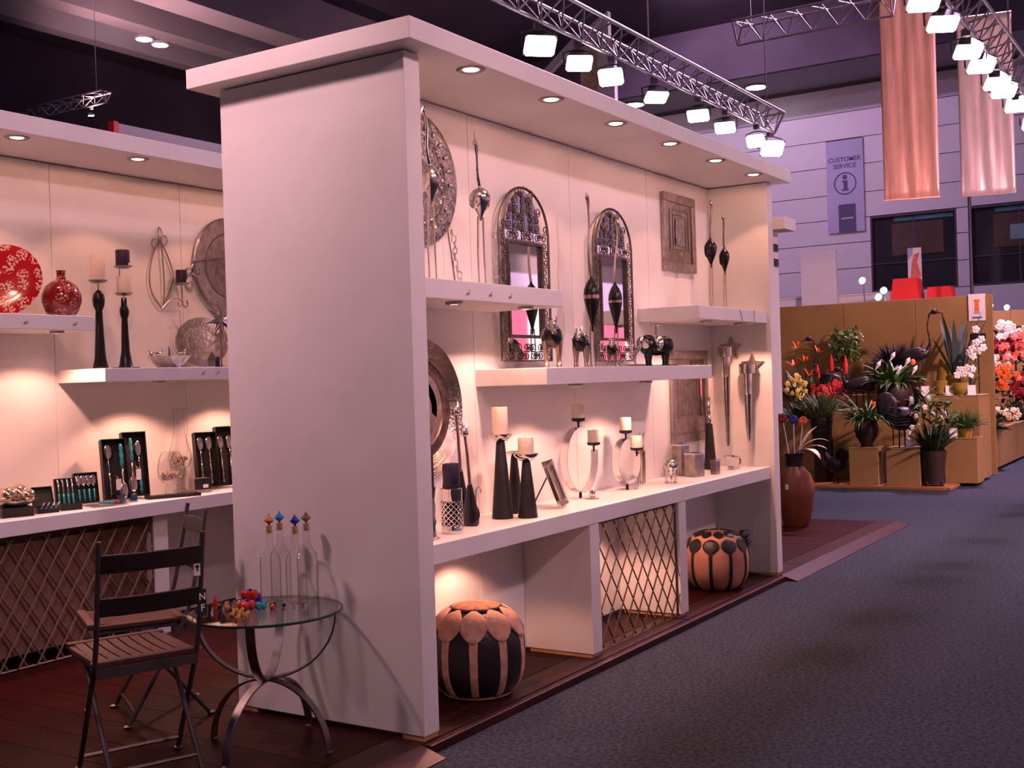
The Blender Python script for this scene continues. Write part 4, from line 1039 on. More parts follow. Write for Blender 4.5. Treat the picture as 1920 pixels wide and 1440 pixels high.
P(t, 'figure', SILVER, ('ell', (0, 0, 0.33), (0.020, 0.018, 0.032), 10, 6), ('ell', (0.004, 0, 0.375), (0.013, 0.012, 0.024), 10, 6), ('ell', (-0.003, 0, 0.415), (0.017, 0.014, 0.026), 10, 6), ('tube', [(0.002, 0, 0.43), (0.006, 0, 0.46)], 0.010, 7), ('ell', (0.008, 0, 0.472), (0.012, 0.011, 0.015), 10, 6), ('tube', [(0.012, 0, 0.43), (0.026, 0, 0.46), (0.022, 0, 0.485)], [0.006, 0.004], 6), remesh=0.005)
t = T('candle_holder', 'C shaped silver candle holder lying on the counter by the end panel', 'candle holder', (-0.19, 3.66, CT), 75)
P(t, 'band', NICKEL, ('tube', [(-0.05, 0, 0.006), (0.02, 0, 0.005)] + arc(0.035, 0.042, 0.036, -80, 80, 10, 0) + [(-0.01, 0, 0.078), (-0.06, 0, 0.080)], 0.006, 6, {'flat': 1.8}))
P(t, 'dish', SILVER, ('lathe', [(0.012, 0.082), (0.034, 0.086), (0.036, 0.094), (0.032, 0.093), (0.001, 0.088)], 16, (-0.045, 0, 0)))
P(t, 'weight', SILVER, ('lathe', [(0.022, 0.006), (0.022, 0.020), (0.018, 0.024), (0.001, 0.024)], 14, (-0.03, 0, 0)))
# price tags hanging on the far shelf edge
for i, (y, lb) in enumerate([(3.47, 'slanting white paper price tag hanging over the far shelf edge'), (3.68, 'upright white paper price tag hanging over the far shelf edge')]):
    t = T('price_tag', lb, 'price tag', (-0.0235, y, SC - 0.07), 90)
    Mt = Matrix.Rotation(rad(-28 if i == 0 else 0), 4, 'Y')
    P(t, 'card', CARD, ('bb', -0.012, 0.012, -0.0025, -0.001, 0, 0.075, {'M': Mt}), smooth=False)
    P(t, 'string', CARD, ('tube', [(-0.03 if i == 0 else 0, -0.001, 0.072), (-0.035 if i == 0 else 0, 0.004, 0.074)], 0.001, 4))
t = T('price_sticker', 'small yellow and grey price sticker on the upper shelf edge, nearest the side panel', 'price sticker', (-0.0295, 0.42, SA - 0.052))
P(t, 'ring', STEEL, ('tube', [(0.009 * math.cos(a), -0.002, 0.004 * math.sin(a)) for a in [k * PI / 4 for k in range(8)]], 0.0015, 4, True))
P(t, 'paper', FL_CREAM, ('bb', 0.008, 0.018, -0.002, 0, 0.0, 0.018), smooth=False)
r2 = dup(t, (-0.0295, 0.585, SA - 0.052), 90, 'small yellow and grey price sticker on the upper shelf edge, middle of three')
r3 = dup(t, (-0.0295, 0.74, SA - 0.052), 90, 'small yellow and grey price sticker on the upper shelf edge, farthest of three')

HIDE3 = mat('brown_fur', (0.16, 0.07, 0.04), 0.9, c2=(0.30, 0.15, 0.09), scale=30, bump=0.6, bscale=90)
# ================================================================ POUFFES UNDER THE COUNTER
def pouffe(label, loc, R_, H_, bodymat, stripmat, petalmat, n, kind, turn):
    t = T('pouffe', label, 'pouffe', loc, turn, 'patchwork leather pouffes')
    def prof(q):      # q 0..1 bottom rim to top centre
        a = -PI * 0.36 + q * (PI * 0.36 + PI / 2)
        r = R_ * (max(0.0, math.cos(a)) ** 0.62)
        z = H_ * 0.46 * (1 + math.copysign(abs(math.sin(a)) ** 0.85, a) / (0.93 if a < 0 else 0.86))
        return r, max(0.0, z)
    z0 = prof(0)[1]
    P(t, 'body', bodymat, ('lathe', [(prof(i / 20)[0] + 1e-5, prof(i / 20)[1] - z0) for i in range(21)], 48))
    def patch(shape, q0, q1, off, nq=10, nt=6, th=0.004):
        """patch on the surface of revolution; shape(q01) -> half angle in radians"""
        m = MB(); vs = []; fs = []
        for layer in (0, 1):
            for i in range(nq + 1):
                u = i / nq; q = q0 + (q1 - q0) * u
                r, z = prof(q); z -= z0
                nr = off if layer == 0 else off - th - 0.004
                # outward direction approx from centre
                cz = H_ * 0.42
                dn = Vector((r, z - cz)); dn = dn.normalized() if dn.length > 1e-6 else Vector((0, 1))
                r2 = r + dn.x * nr; zz = z + dn.y * nr
                ha = shape(u)
                for j in range(nt + 1):
                    a = -ha + 2 * ha * j / nt
                    vs.append((r2 * math.cos(a), r2 * math.sin(a), max(0.0005, zz)))
        w = nt + 1; o = (nq + 1) * w
        for i in range(nq):
            for j in range(nt):
                a = i * w + j
                fs.append((a, a + 1, a + w + 1, a + w)); fs.append((o + a, o + a + w, o + a + w + 1, o + a + 1))
        for i in range(nq):
            a = i * w; fs.append((a, a + w, o + a + w, o + a)); a += nt; fs.append((a, o + a, o + a + w, a + w))
        for j in range(nt):
            fs.append((j, o + j, o + j + 1, j + 1)); a = nq * w + j; fs.append((a, a + 1, o + a + 1, o + a))
        return m.add(vs, fs)
    da = 2 * PI / n
    if kind == 0:
        me = patch(lambda u: da * (0.16 - 0.035 * math.sin(PI * u)), 0.02, 0.62, 0.004).mesh('strip', stripmat, True)
        for k in range(n): inst('strip', me, t, rot=(0, 0, da * k))
        me = patch(lambda u: da * (0.06 + 0.48 * math.sin(PI * min(1, u * 1.02)) ** 0.7), 0.54, 0.88, 0.009, 12, 8).mesh('petal', petalmat, True)
        for k in range(n): inst('petal', me, t, rot=(0, 0, da * k))
        me = patch(lambda u: da * 0.5, 0.87, 1.0, 0.010, 6, 6).mesh('crown_piece', HIDE3, True)
        for k in range(n): inst('crown_piece', me, t, rot=(0, 0, da * k + da / 2), scale=(1.0, 1.0, 1.0))
        me = patch(lambda u: da * 0.501, 0.0, 0.06, 0.006, 3, 6).mesh('foot_band', petalmat, True)
        for k in range(n): inst('foot_band', me, t, rot=(0, 0, da * k))
    else:
        me = patch(lambda u: da * (0.12 - 0.05 * math.sin(PI * u)) if u < 0.72 else da * (0.10 + 0.36 * math.sin(PI * (u - 0.72) / 0.28) ** 0.6), 0.04, 0.74, 0.005, 20, 8).mesh('strip', stripmat, True)
        for k in range(n): inst('strip', me, t, rot=(0, 0, da * k))
        me = patch(lambda u: da * (0.04 + 0.40 * math.sin(PI * u) ** 0.7), 0.77, 0.93, 0.007, 10, 8).mesh('petal', stripmat, True)
        for k in range(n): inst('petal', me, t, rot=(0, 0, da * k + da / 2))
        # dark feather tufts on the aisle side
        for base in ((0.9, 0.30), (0.75, 0.335)):
            f = MB()
            for i in range(26):
                a = rad(8) + random.uniform(-0.18, 0.18)
                r = R_ * base[0]
                f.blade((r * math.cos(a), r * math.sin(a), H_ * base[1] / 0.40 + random.uniform(-0.03, 0.03)), a + random.uniform(-0.6, 0.6), random.uniform(0.1, 1.0), random.uniform(0.05, 0.11), 0.010, 2.2, 4)
            f.build('feather_tuft', FEATHER, t)
    return t
pouffe('nearer pouffe of black leather with tan hide strips and petals', (-0.206, 0.665, PZ), 0.211, 0.385, LEATHER, HIDE, HIDE, 10, 0, 12)
pouffe('farther pouffe of pinkish hide with black strips and feather tuft', (-0.206, 3.36, PZ), 0.203, 0.365, HIDE2, LEATHER, LEATHER, 10, 1, 30)
# ================================================================ LEFT STAND PIECES
US, MS, LC = 1.738, 1.466, 0.727
t = T('ceramic_plate', 'big round red plate with pale blossom pattern standing on the left shelf', 'plate', (-2.66, 0.075, US), 42)
Mx = Matrix.Translation((0, 0.06, 0.187)) @ Matrix.Rotation(rad(-14), 4, 'X') @ RX90
P(t, 'dish', REDCER, ('lathe', [(0.05, -0.012), (0.10, -0.014), (0.19, 0.008), (0.192, 0.012), (0.186, 0.013), (0.10, -0.006), (0.001, -0.006)], 48, {'M': Mx}))
P(t, 'foot_ring', REDVASE, ('lathe', [(0.055, -0.012), (0.06, -0.022), (0.066, -0.012)], 32, {'M': Mx}))
t = T('ceramic_vase', 'round red flask vase with short neck beside the red plate', 'vase', (-2.62, 0.40, US))
P(t, 'body', REDVASE, ('lathe', [(0.058, 0), (0.062, 0.004), (0.085, 0.035), (0.101, 0.085), (0.100, 0.120), (0.082, 0.165), (0.050, 0.192), (0.028, 0.202)], 36))
P(t, 'neck', REDVASE, ('lathe', [(0.028, 0.200), (0.022, 0.215), (0.022, 0.243), (0.026, 0.250), (0.020, 0.249), (0.018, 0.21)], 24))

def head_holder(label, loc, zneck, two):
    t = T('candle_holder', label, 'candle holder', loc, 90, 'tall black figure candle holders')
    if not two:
        P(t, 'body', BLACK, ('lathe', [(0.040, 0), (0.041, 0.004), (0.030, 0.06), (0.022, 0.20), (0.019, 0.30), (0.018, 0.315), (0.030, 0.345), (0.033, 0.375), (0.028, 0.405), (0.012, 0.425), (0.003, 0.43)], 18))
        P(t, 'rod', BRASSY, ('tube', [(0, 0, 0.42), (0, 0, 0.47)], 0.004, 6))
        P(t, 'dish', STEEL, ('lathe', [(0.004, 0.466), (0.035, 0.468), (0.052, 0.480), (0.050, 0.482), (0.034, 0.474), (0.001, 0.473)], 20))
        candle(t, 0, 0, 0.474, 0.038, 0.148, tag_=True)
    else:
        P(t, 'foot', BLACK, ('bb', -0.065, 0.065, -0.04, 0.04, 0, 0.008), smooth=False, bevel=0.002)
        P(t, 'body', BLACK, ('lathe', [(0.042, 0.008), (0.036, 0.02), (0.023, 0.10), (0.018, 0.24), (0.016, 0.275), (0.024, 0.30), (0.026, 0.325), (0.016, 0.352), (0.010, 0.362)], 18))
        for s in (-1, 1):
            P(t, 'ear', BLACK, ('tube', [(s * 0.010, 0, 0.345), (s * 0.013, 0, 0.395)], [0.009, 0.004], 7))
        P(t, 'rod', BRASSY, ('tube', [(0, 0, 0.35), (0, 0, 0.415)], 0.004, 6), ('tube', [(0.0, 0.03, 0.41), (0.0, 0.03, 0.56)], 0.003, 6))
        P(t, 'dish', STEEL, ('lathe', [(0.004, 0.405), (0.033, 0.407), (0.050, 0.419), (0.048, 0.421), (0.032, 0.413), (0.001, 0.412)], 20))
        candle(t, 0, -0.004, 0.412, 0.037, 0.098, tag_=True)
        P(t, 'dish', STEEL, ('lathe', [(0.004, 0.555), (0.033, 0.557), (0.052, 0.568), (0.050, 0.570), (0.032, 0.562), (0.001, 0.561)], 20))
        candle(t, 0, 0.0, 0.561, 0.038, 0.098, WAXP, tag_=True)
        P(t, 'price_tag', CARD, ('bb', 0.022, 0.040, -0.030, -0.028, 0.215, 0.26), smooth=False)
    return t
head_holder('black round headed candle holder with one tall cream candle on the left shelf', (-2.60, 0.617, MS), 0, False)
head_holder('black eared candle holder with a dark candle above a cream candle', (-2.60, 0.785, MS), 0, True)

# wire sconce hung on the wall
t = T('wire_sconce', 'looped wire wall sconce with a dark candle on the left stand wall', 'sconce', (-2.829, 1.235, 1.83))
w1 = [(0, 0.0, 0.0), (-0.07, -0.0, 0.09), (-0.085, 0, 0.20), (-0.055, 0, 0.32), (-0.008, 0, 0.40)]
def smooth_path(p, n=4):
    out = []
    p = [Vector(q) for q in p]
    for i in range(len(p) - 1):
        p0 = p[max(i - 1, 0)]; p1 = p[i]; p2 = p[i + 1]; p3 = p[min(i + 2, len(p) - 1)]
        for k in range(n):
            s = k / n
            out.append(0.5 * ((2 * p1) + (p2 - p0) * s + (2 * p0 - 5 * p1 + 4 * p2 - p3) * s * s + (3 * p1 - p0 - 3 * p2 + p3) * s ** 3))
    out.append(p[-1])
    return out
YW = -0.012
def wp(l): return smooth_path([(x, YW + dy, z) for (x, dy, z) in l])
P(t, 'wire_loop', BRASSY, ('tube', wp(w1), 0.004, 6), ('tube', wp([(0, 0, 0), (0.06, 0, 0.10), (0.095, 0, 0.20), (0.06, 0, 0.31), (0.008, 0, 0.40)]), 0.004, 6))
P(t, 'wire_loop', BRASSY, ('tube', wp([(0.01, 0, 0.02), (0.02, -0.004, 0.15), (0.008, -0.004, 0.40)]), 0.004, 6))
P(t, 'bow', BRASSY, ('tube', wp([(0, 0, 0.39), (-0.018, -0.005, 0.44), (0, 0, 0.485), (0.018, -0.005, 0.44), (0, 0, 0.39)]), 0.004, 6), ('tube', [(0.03 + 0.028 * math.cos(rad(a)), YW, 0.41 + 0.028 * math.sin(rad(a))) for a in range(200, -120, -20)], 0.0035, 5),
  ('tube', [(-0.035 + 0.026 * math.cos(rad(a)), YW, 0.385 + 0.03 * math.sin(rad(a))) for a in range(-20, 260, 20)], 0.003, 5))
P(t, 'arm', BRASSY, ('tube', wp([(0, 0, 0.0), (0.05, -0.02, 0.05), (0.09, -0.04, 0.06), (0.115, -0.05, 0.03), (0.09, -0.05, 0.01), (0.085, -0.05, 0.035)]), 0.004, 6), ('tube', wp([(0.115, -0.05, 0.14), (0.115, -0.05, 0.06), (0.13, -0.05, 0.01), (0.155, -0.05, 0.02), (0.15, -0.05, 0.05)]), 0.004, 6))
P(t, 'dish', STEEL, ('lathe', [(0.004, 0.140), (0.03, 0.142), (0.048, 0.152), (0.046, 0.154), (0.001, 0.146)], 18, (0.115, YW - 0.05, 0)))
candle(t, 0.115, YW - 0.05, 0.147, 0.034, 0.085, WAXP, tag_=True)
P(t, 'hanging_chain', BRASSY, ('tube', [(0.135, YW, 0.0), (0.138, YW, -0.05), (0.14, YW, -0.13)], 0.002, 4))
t = T('round_platter', 'huge dark silver platter on the left wall cut off by the side panel', 'platter', (-2.829, 1.79, 1.81))
Mx = Matrix.Translation((0, 0, 0.305)) @ RX90
P(t, 'rim', PEWTER3, ('lathe', [(0.20, 0.008), (0.215, 0.022), (0.30, 0.032), (0.31, 0.024), (0.30, 0.014), (0.20, 0.003)], 48, {'M': Mx}))
P(t, 'well', PEWTER3, ('lathe', [(0.20, 0.004), (0.198, 0.012), (0.12, 0.008), (0.001, 0.007)], 48, {'M': Mx}))
t = T('scroll_bracket', 'silver rod with a scrolled end mounted in front of the dark platter', 'bracket', (-2.829, 1.47, 2.05))
P(t, 'rod', SILVER, ('tube', smooth_path([(0.40, -0.06, 0.13), (0.02, -0.06, 0.075), (-0.025, -0.06, 0.05), (-0.03, -0.06, 0.01), (0.0, -0.06, -0.01), (0.02, -0.06, 0.015), (0.008, -0.06, 0.035)]), 0.008, 7))
P(t, 'mount', SILVER, ('tube', [(-0.028, -0.06, 0.03), (-0.028, -0.002, 0.03)], 0.008, 7))
t = T('small_platter', 'round polished platter standing on the left shelf below the dark one', 'platter', (-2.66, 1.405, MS), 55)
Mx = Matrix.Translation((0, 0.05, 0.157)) @ Matrix.Rotation(rad(-16), 4, 'X') @ RX90
P(t, 'dish', PEWTER3, ('lathe', [(0.11, 0.0), (0.15, 0.010), (0.158, 0.010), (0.152, 0.004), (0.11, -0.006)], 40, {'M': Mx}))
P(t, 'centre', PEWTER3, ('lathe', [(0.112, -0.004), (0.108, 0.002), (0.05, -0.002), (0.001, -0.002)], 40, {'M': Mx}))
t = T('star_candle_holder', 'large pointed metal star on a rod beside the big side panel', 'candle holder', (-2.50, 1.40, MS))
for k in range(8):
    a = 2 * PI * k / 8 + 0.2
    P(t, 'star_point', STEEL if k % 2 else SILVER, ('tube', [(0.008 * math.cos(a), 0, 0.28 + 0.008 * math.sin(a)), (0.05 * math.cos(a), -0.004, 0.28 + 0.05 * math.sin(a)), (0.12 * math.cos(a), 0, 0.28 + 0.12 * math.sin(a))], [0.016, 0.013, 0.001], 5))
P(t, 'rod', STEEL, ('tube', [(0, 0, 0.01), (0, 0, 0.27)], 0.005, 6))
P(t, 'base', SILVER, ('lathe', [(0.04, 0), (0.04, 0.004), (0.01, 0.012)], 16))
t = T('silver_bowl', 'wide footed silver bowl with small birds on its rim on the left shelf', 'bowl', (-2.60, 1.09, MS))
P(t, 'bowl', SILVER, ('lathe', [(0.05, 0), (0.06, 0.003), (0.095, 0.035), (0.118, 0.062), (0.128, 0.068), (0.117, 0.066), (0.09, 0.04), (0.001, 0.012)], 32))
for (a, s) in ((10, 1), (150, -1), (205, 1)):
    x = 0.11 * math.cos(rad(a)); y_ = 0.06 * math.sin(rad(a))
    P(t, 'bird', NICKEL, ('ell', (x, y_, 0.082), (0.026, 0.014, 0.015), 10, 6), ('ell', (x + s * 0.022, y_, 0.10), (0.010, 0.009, 0.010), 8, 6), ('tube', [(x - s * 0.02, y_, 0.082), (x - s * 0.048, y_, 0.096)], [0.008, 0.002], 6), remesh=0.004)
P(t, 'finial', NICKEL, ('tube', [(0.0, 0, 0.06), (0.004, 0, 0.10), (-0.004, 0, 0.125)], [0.010, 0.002], 7))
t = T('metal_lantern', 'little house shaped metal lantern at the right end of the left shelf', 'lantern', (-2.47, 1.27, MS))
P(t, 'body', SILVER, ('bb', -0.03, 0.03, -0.025, 0.025, 0, 0.045), smooth=False, bevel=0.002)
P(t, 'roof', SILVER, ('prism', [(-0.036, 0.045), (0.036, 0.045), (0.0, 0.092)], -0.03, 0.03), smooth=False)
P(t, 'candle', WAXP, ('lathe', [(0.018, 0), (0.018, 0.06), (0.001, 0.06)], 14, (0.065, 0, 0)))

for (y_, z_, lb) in [(0.05, US - 0.045, 'small grey sticker on the edge of the shelf under the red plate'), (0.335, US - 0.045, 'small grey sticker on the edge of the shelf under the red vase'), (1.19, MS - 0.035, 'small grey sticker on the shelf edge below the silver bowl'), (1.30, MS - 0.035, 'small grey sticker on the shelf edge near the lantern')]:
    dup(r3, (-2.4295, y_, z_), 90, lb)
# ---- counter: cases, cutlery, glass
def spoon_mesh(L_, beadcol):
    m = MB().tube([(0, 0, 0), (0, 0, L_ * 0.55)], [0.006, 0.005], 6)
    return m.mesh('handle', beadcol, True)
handle_me = spoon_mesh(0.16, TURQ)
handle_s = MB().tube([(0, 0, 0), (0.0, 0, 0.02), (0, 0, 0.04), (0, 0, 0.07)], [0.005, 0.007, 0.005, 0.006], 6).mesh('handle', TURQ, True)
bowl_me = MB().ell((0, 0, 0.125), (0.020, 0.005, 0.034), 10, 6).tube([(0, 0, 0.085), (0, 0, 0.10)], 0.004, 5).mesh('bowl', NICKEL, True)
blade_me = MB().tube([(0, 0, 0.07), (0, 0, 0.12)], [0.004, 0.003], 5).ell((0, 0, 0.13), (0.007, 0.002, 0.02), 8, 5).mesh('blade', NICKEL, True)
long_bowl = MB().ell((0, 0, 0.26), (0.024, 0.006, 0.045), 12, 7).tube([(0, 0, 0.14), (0, 0, 0.22)], [0.006, 0.004], 6).mesh('bowl', NICKEL, True)
long_handle = MB().tube([(0, 0, 0.02 * i) for i in range(8)], [0.006, 0.011, 0.007, 0.012, 0.007, 0.011, 0.007, 0.006], 7).mesh('handle', TURQ, True)
long_handle2 = MB().tube([(0, 0, 0.02 * i) for i in range(8)], [0.006, 0.011, 0.007, 0.012, 0.007, 0.011, 0.007, 0.006], 7).mesh('handle', SILVER, True)

def piece(name, label, cat, root, off, lean, group, hm, bm, flip=False, sc=1.0):
    """a piece of cutlery leaning in a case; root is the case Empty, off its local place"""
    M = Matrix.Translation(root.location) @ root.rotation_euler.to_matrix().to_4x4()
    p = M @ Vector(off)
    t = bpy.data.objects.new(name, None); col.objects.link(t); t.empty_display_size = 0.03
    t.location = p
    t.rotation_euler = (M.to_3x3() @ Matrix.Rotation(rad(-lean), 3, 'X') @ Matrix.Rotation(PI if flip else 0, 3, 'Y')).to_euler()
    t.scale = (sc,) * 3
    tag(t, label, cat, group)
    inst('handle', hm, t); inst('bowl' if bm is not blade_me else 'blade', bm, t)
    return t
def open_case(name, label, loc, rot, w, d, hb, hl, lean=12, group='open black cutlery cases'):
    """shallow black tray with an upright lid"""
    t = T(name, label, 'case', loc, rot, group)
    th = 0.004
    P(t, 'tray', CASE, ('bb', -w / 2, w / 2, -d / 2, d / 2, 0, th), ('bb', -w / 2, w / 2, -d / 2, -d / 2 + th, th, hb), ('bb', -w / 2, w / 2, d / 2 - th, d / 2, th, hb), ('bb', -w / 2, -w / 2 + th, -d / 2 + th, d / 2 - th, th, hb), ('bb', w / 2 - th, w / 2, -d / 2 + th, d / 2 - th, th, hb), smooth=False, bevel=0.001)
    Ml = Matrix.Translation((0, d / 2 - 0.004, hb)) @ Matrix.Rotation(rad(-lean), 4, 'X')
    P(t, 'lid', CASE, ('bb', -w / 2, w / 2, 0, th, 0, hl, {'M': Ml}), ('bb', -w / 2, -w / 2 + th, -0.02, 0, 0, hl, {'M': Ml}), ('bb', w / 2 - th, w / 2, -0.02, 0, 0, hl, {'M': Ml}), ('bb', -w / 2 + th, w / 2 - th, -0.02, 0, hl - th, hl, {'M': Ml}), smooth=False, bevel=0.001)
    return t
c1 = open_case('cutlery_case', 'low open black case of turquoise spreaders nearest the silver balls', (-2.60, 0.250, LC), 70, 0.105, 0.10, 0.030, 0.10, 25)
c2 = open_case('cutlery_case', 'open black case with four upright turquoise spreaders', (-2.60, 0.388, LC), 70, 0.105, 0.12, 0.035, 0.125, 12)
for k in range(4):
    piece('spreader', ['leftmost','second','third','rightmost'][k] + ' turquoise handled spreader lying in the low black case', 'cutlery', c1, (-0.036 + 0.024 * k, -0.025, 0.012), -62, 'spreaders in the low case', handle_s, blade_me, sc=0.7)
    piece('spreader', ['leftmost','second','third','rightmost'][k] + ' turquoise handled spreader standing in the lid of the second case', 'cutlery', c2, (-0.036 + 0.024 * k, 0.030, 0.012), 12, 'spreaders in the second case', handle_s, blade_me)
def tall_case(label, loc, rot, w, h, lean, d=0.05, group='tall black presentation cases'):
    t = T('presentation_case', label, 'case', loc, rot, group)
    th = 0.004
    Ml = Matrix.Translation((0, 0.0, 0.0)) @ Matrix.Rotation(rad(-lean), 4, 'X')
    P(t, 'back', CASE, ('bb', -w / 2, w / 2, -th, 0, 0, h, {'M': Ml}), smooth=False)
    P(t, 'rim', CASE, ('bb', -w / 2, -w / 2 + th, -d, -th, 0, h, {'M': Ml}), ('bb', w / 2 - th, w / 2, -d, -th, 0, h, {'M': Ml}), ('bb', -w / 2 + th, w / 2 - th, -d, -th, 0, th, {'M': Ml}), ('bb', -w / 2 + th, w / 2 - th, -d, -th, h - th, h, {'M': Ml}), smooth=False)
    P(t, 'prop', CASE, ('bb', -0.012, 0.012, 0.0, 0.004, 0, h * 0.6, {'M': Matrix.Translation((0, h * 0.35, 0)) @ Matrix.Rotation(rad(20), 4, 'X')}), smooth=False)
    return t
c3 = tall_case('small black case of silver and turquoise spoons between the low and tall cases', (-2.66, 0.545, LC + 0.012), 70, 0.125, 0.165, 14, 0.030)
for k in range(4):
    piece('dessert_spoon', ['leftmost','second','third','rightmost'][k] + ' small silver and turquoise spoon in the small black case', 'cutlery', c3, (-0.040 + 0.027 * k, -0.018, 0.014), 14, 'spoons in the small case', handle_s, bowl_me, sc=0.95)
c4 = tall_case('first tall black case with a pair of serving spoons', (-2.66, 0.735, LC + 0.012), 66, 0.135, 0.335, 12, 0.055)
c5 = tall_case('second tall black case with a pair of serving spoons, taller than its neighbour', (-2.70, 0.905, LC + 0.012), 66, 0.135, 0.365, 10, 0.055)
piece('serving_spoon', 'silver serving spoon bowl up in the first tall case', 'cutlery', c4, (-0.028, -0.02, 0.016), 12, 'serving spoons', long_handle2, long_bowl)
piece('serving_spoon', 'turquoise bead serving spoon in the first tall case', 'cutlery', c4, (0.028, -0.02, 0.31), 12, 'serving spoons', long_handle, long_bowl, True)
piece('serving_spoon', 'turquoise bead serving spoon in the second tall case', 'cutlery', c5, (-0.028, -0.02, 0.335), 10, 'serving spoons', long_handle, long_bowl, True)
piece('serving_spoon', 'slim serving spoon with beads at its foot in the second tall case', 'cutlery', c5, (0.028, -0.02, 0.016), 10, 'serving spoons', long_handle, long_bowl)
c6 = tall_case('third tall black case behind the glass hurricanes', (-2.68, 1.42, LC + 0.012), 66, 0.135, 0.335, 10, 0.055)
c7 = tall_case('fourth tall black case beside the big side panel', (-2.68, 1.585, LC + 0.012), 66, 0.135, 0.362, 8, 0.055)
for c, lb in ((c6, 'third'), (c7, 'fourth')):
    piece('serving_spoon', 'left silver serving spoon in the %s tall case' % lb, 'cutlery', c, (-0.028, -0.02, 0.016), 10, 'serving spoons', long_handle2, long_bowl)
    piece('serving_spoon', 'right silver serving spoon in the %s tall case' % lb, 'cutlery', c, (0.028, -0.02, 0.016), 10, 'serving spoons', long_handle2, long_bowl)
for c, off, lb in ((c4, (0.0, -0.075, 0.09), 'white price tag hanging on the first tall case'), (c5, (0.0, -0.07, 0.13), 'white price tag hanging on the second tall case')):
    M = Matrix.Translation(c.location) @ c.rotation_euler.to_matrix().to_4x4()
    p = M @ Vector(off)
    tg = T('price_tag', lb, 'price tag', p, 70)
    P(tg, 'card', CARD, ('bb', -0.014, 0.014, -0.001, 0.001, -0.03, 0.03), smooth=False)
    P(tg, 'string', CARD, ('tube', [(0, 0, 0.03), (0, 0.04, 0.045)], 0.001, 4))
# bowl of silver balls
t = T('black_block', 'low square black block at the left end of the counter under the silver bowl', 'display block', (-2.62, 0.085, LC), 70)
P(t, 'block', BLACKM, ('bb', -0.075, 0.075, -0.07, 0.07, 0, 0.048), smooth=False, bevel=0.003)
P(t, 'felt_base', CASE, ('bb', -0.077, 0.077, -0.072, 0.072, 0, 0.003), smooth=False)
t = T('shallow_bowl', 'shallow silver bowl on the black block holding silver balls', 'bowl', (-2.62, 0.085, LC + 0.0485))
P(t, 'dish', SILVER, ('lathe', [(0.04, 0), (0.06, 0.003), (0.10, 0.022), (0.113, 0.034), (0.108, 0.033), (0.06, 0.010), (0.001, 0.008)], 32))
P(t, 'foot', SILVER, ('lathe', [(0.042, 0.0), (0.044, 0.003), (0.04, 0.006)], 24))
GBALL = mat('gilt_silver_ball', (0.62, 0.50, 0.36), 0.2, 1.0, var=0.2, scale=25)
for i, (x, y_, z, r, lb) in enumerate([(-0.045, -0.01, 0.058, 0.047, 'left silver ball in the shallow bowl'), (0.04, 0.02, 0.060, 0.048, 'middle silver ball in the shallow bowl'), (0.035, -0.062, 0.054, 0.036, 'front right silver ball in the shallow bowl')]):
    t = T('silver_ball', lb, 'ornament ball', (-2.62 - y_, 0.085 + x, LC + 0.0485 + z - r), 90, 'silver balls')
    P(t, 'ball', GBALL, ('ell', (0, 0, r), r, 20, 12))
    P(t, 'seam', BRASSY, ('tube', [(r * 1.002 * math.cos(a), r * 1.002 * math.sin(a), r) for a in [k * PI / 10 for k in range(20)]], 0.0012, 4, True))
# glass hurricanes with pebbles
def hurricane(label, loc, prof, pz, pr, stem):
    t = T('glass_hurricane', label, 'glass vase', loc, 90, 'glass hurricanes')
    P(t, 'glass', GLASS, ('lathe', prof + [(prof[-1][0] - 0.002, prof[-1][1])], 28))
    pm = MB()
    for i in range(46):
        a = random.uniform(0, 2 * PI); r = pr * math.sqrt(random.random())
        pm.ell((r * math.cos(a), r * math.sin(a), pz + random.uniform(0, 0.045)), random.uniform(0.008, 0.012), 6, 4)
    pm.build('pebbles', PEBB, t, smooth=True, kind='stuff')
    return t
hurricane('footed glass hurricane half filled with pebbles, in front', (-2.66, 1.13, LC), [(0.045, 0), (0.046, 0.004), (0.036, 0.012), (0.034, 0.05), (0.03, 0.062), (0.05, 0.075), (0.072, 0.10), (0.078, 0.15), (0.068, 0.21), (0.05, 0.25)], 0.085, 0.058, 0)
hurricane('taller narrow necked glass hurricane with pebbles, behind', (-2.75, 1.28, LC), [(0.05, 0), (0.05, 0.004), (0.02, 0.02), (0.018, 0.13), (0.05, 0.15), (0.066, 0.19), (0.062, 0.24), (0.044, 0.30), (0.032, 0.38), (0.030, 0.46), (0.034, 0.50)], 0.165, 0.05, 0)
t = T('gift_box', 'small pale silver gift box beside the hurricanes', 'box', (-2.60, 1.295, LC), 66)
P(t, 'base', PEWTER3, ('bb', -0.05, 0.05, -0.05, 0.05, 0, 0.085), smooth=False, bevel=0.002)
P(t, 'lid', CASE, ('bb', -0.05, 0.05, -0.052, -0.0505, 0.02, 0.085), smooth=False)
P(t, 'sticker', CARD, ('bb', 0.0, 0.03, -0.054, -0.0525, 0.03, 0.05), smooth=False)
t = T('flat_tray', 'long flat black tray lying on the left counter in front of the hurricanes', 'tray', (-2.535, 1.03, LC), 66)
P(t, 'tray', CASE, ('bb', -0.15, 0.15, -0.045, 0.045, 0, 0.018), smooth=False, bevel=0.003)
P(t, 'inlay', BLACK, ('bb', -0.14, 0.14, -0.038, 0.038, 0.018, 0.020), smooth=False)
t = T('glass_slab', 'square clear glass slab lying on the left counter', 'glass plate', (-2.53, 0.575, LC), 75)
P(t, 'slab', GREENGL, ('bb', -0.10, 0.10, -0.07, 0.07, 0, 0.008), smooth=False, bevel=0.002)
P(t, 'foot', GREENGL, ('lathe', [(0.006, -0.0), (0.006, 0.001)], 8))
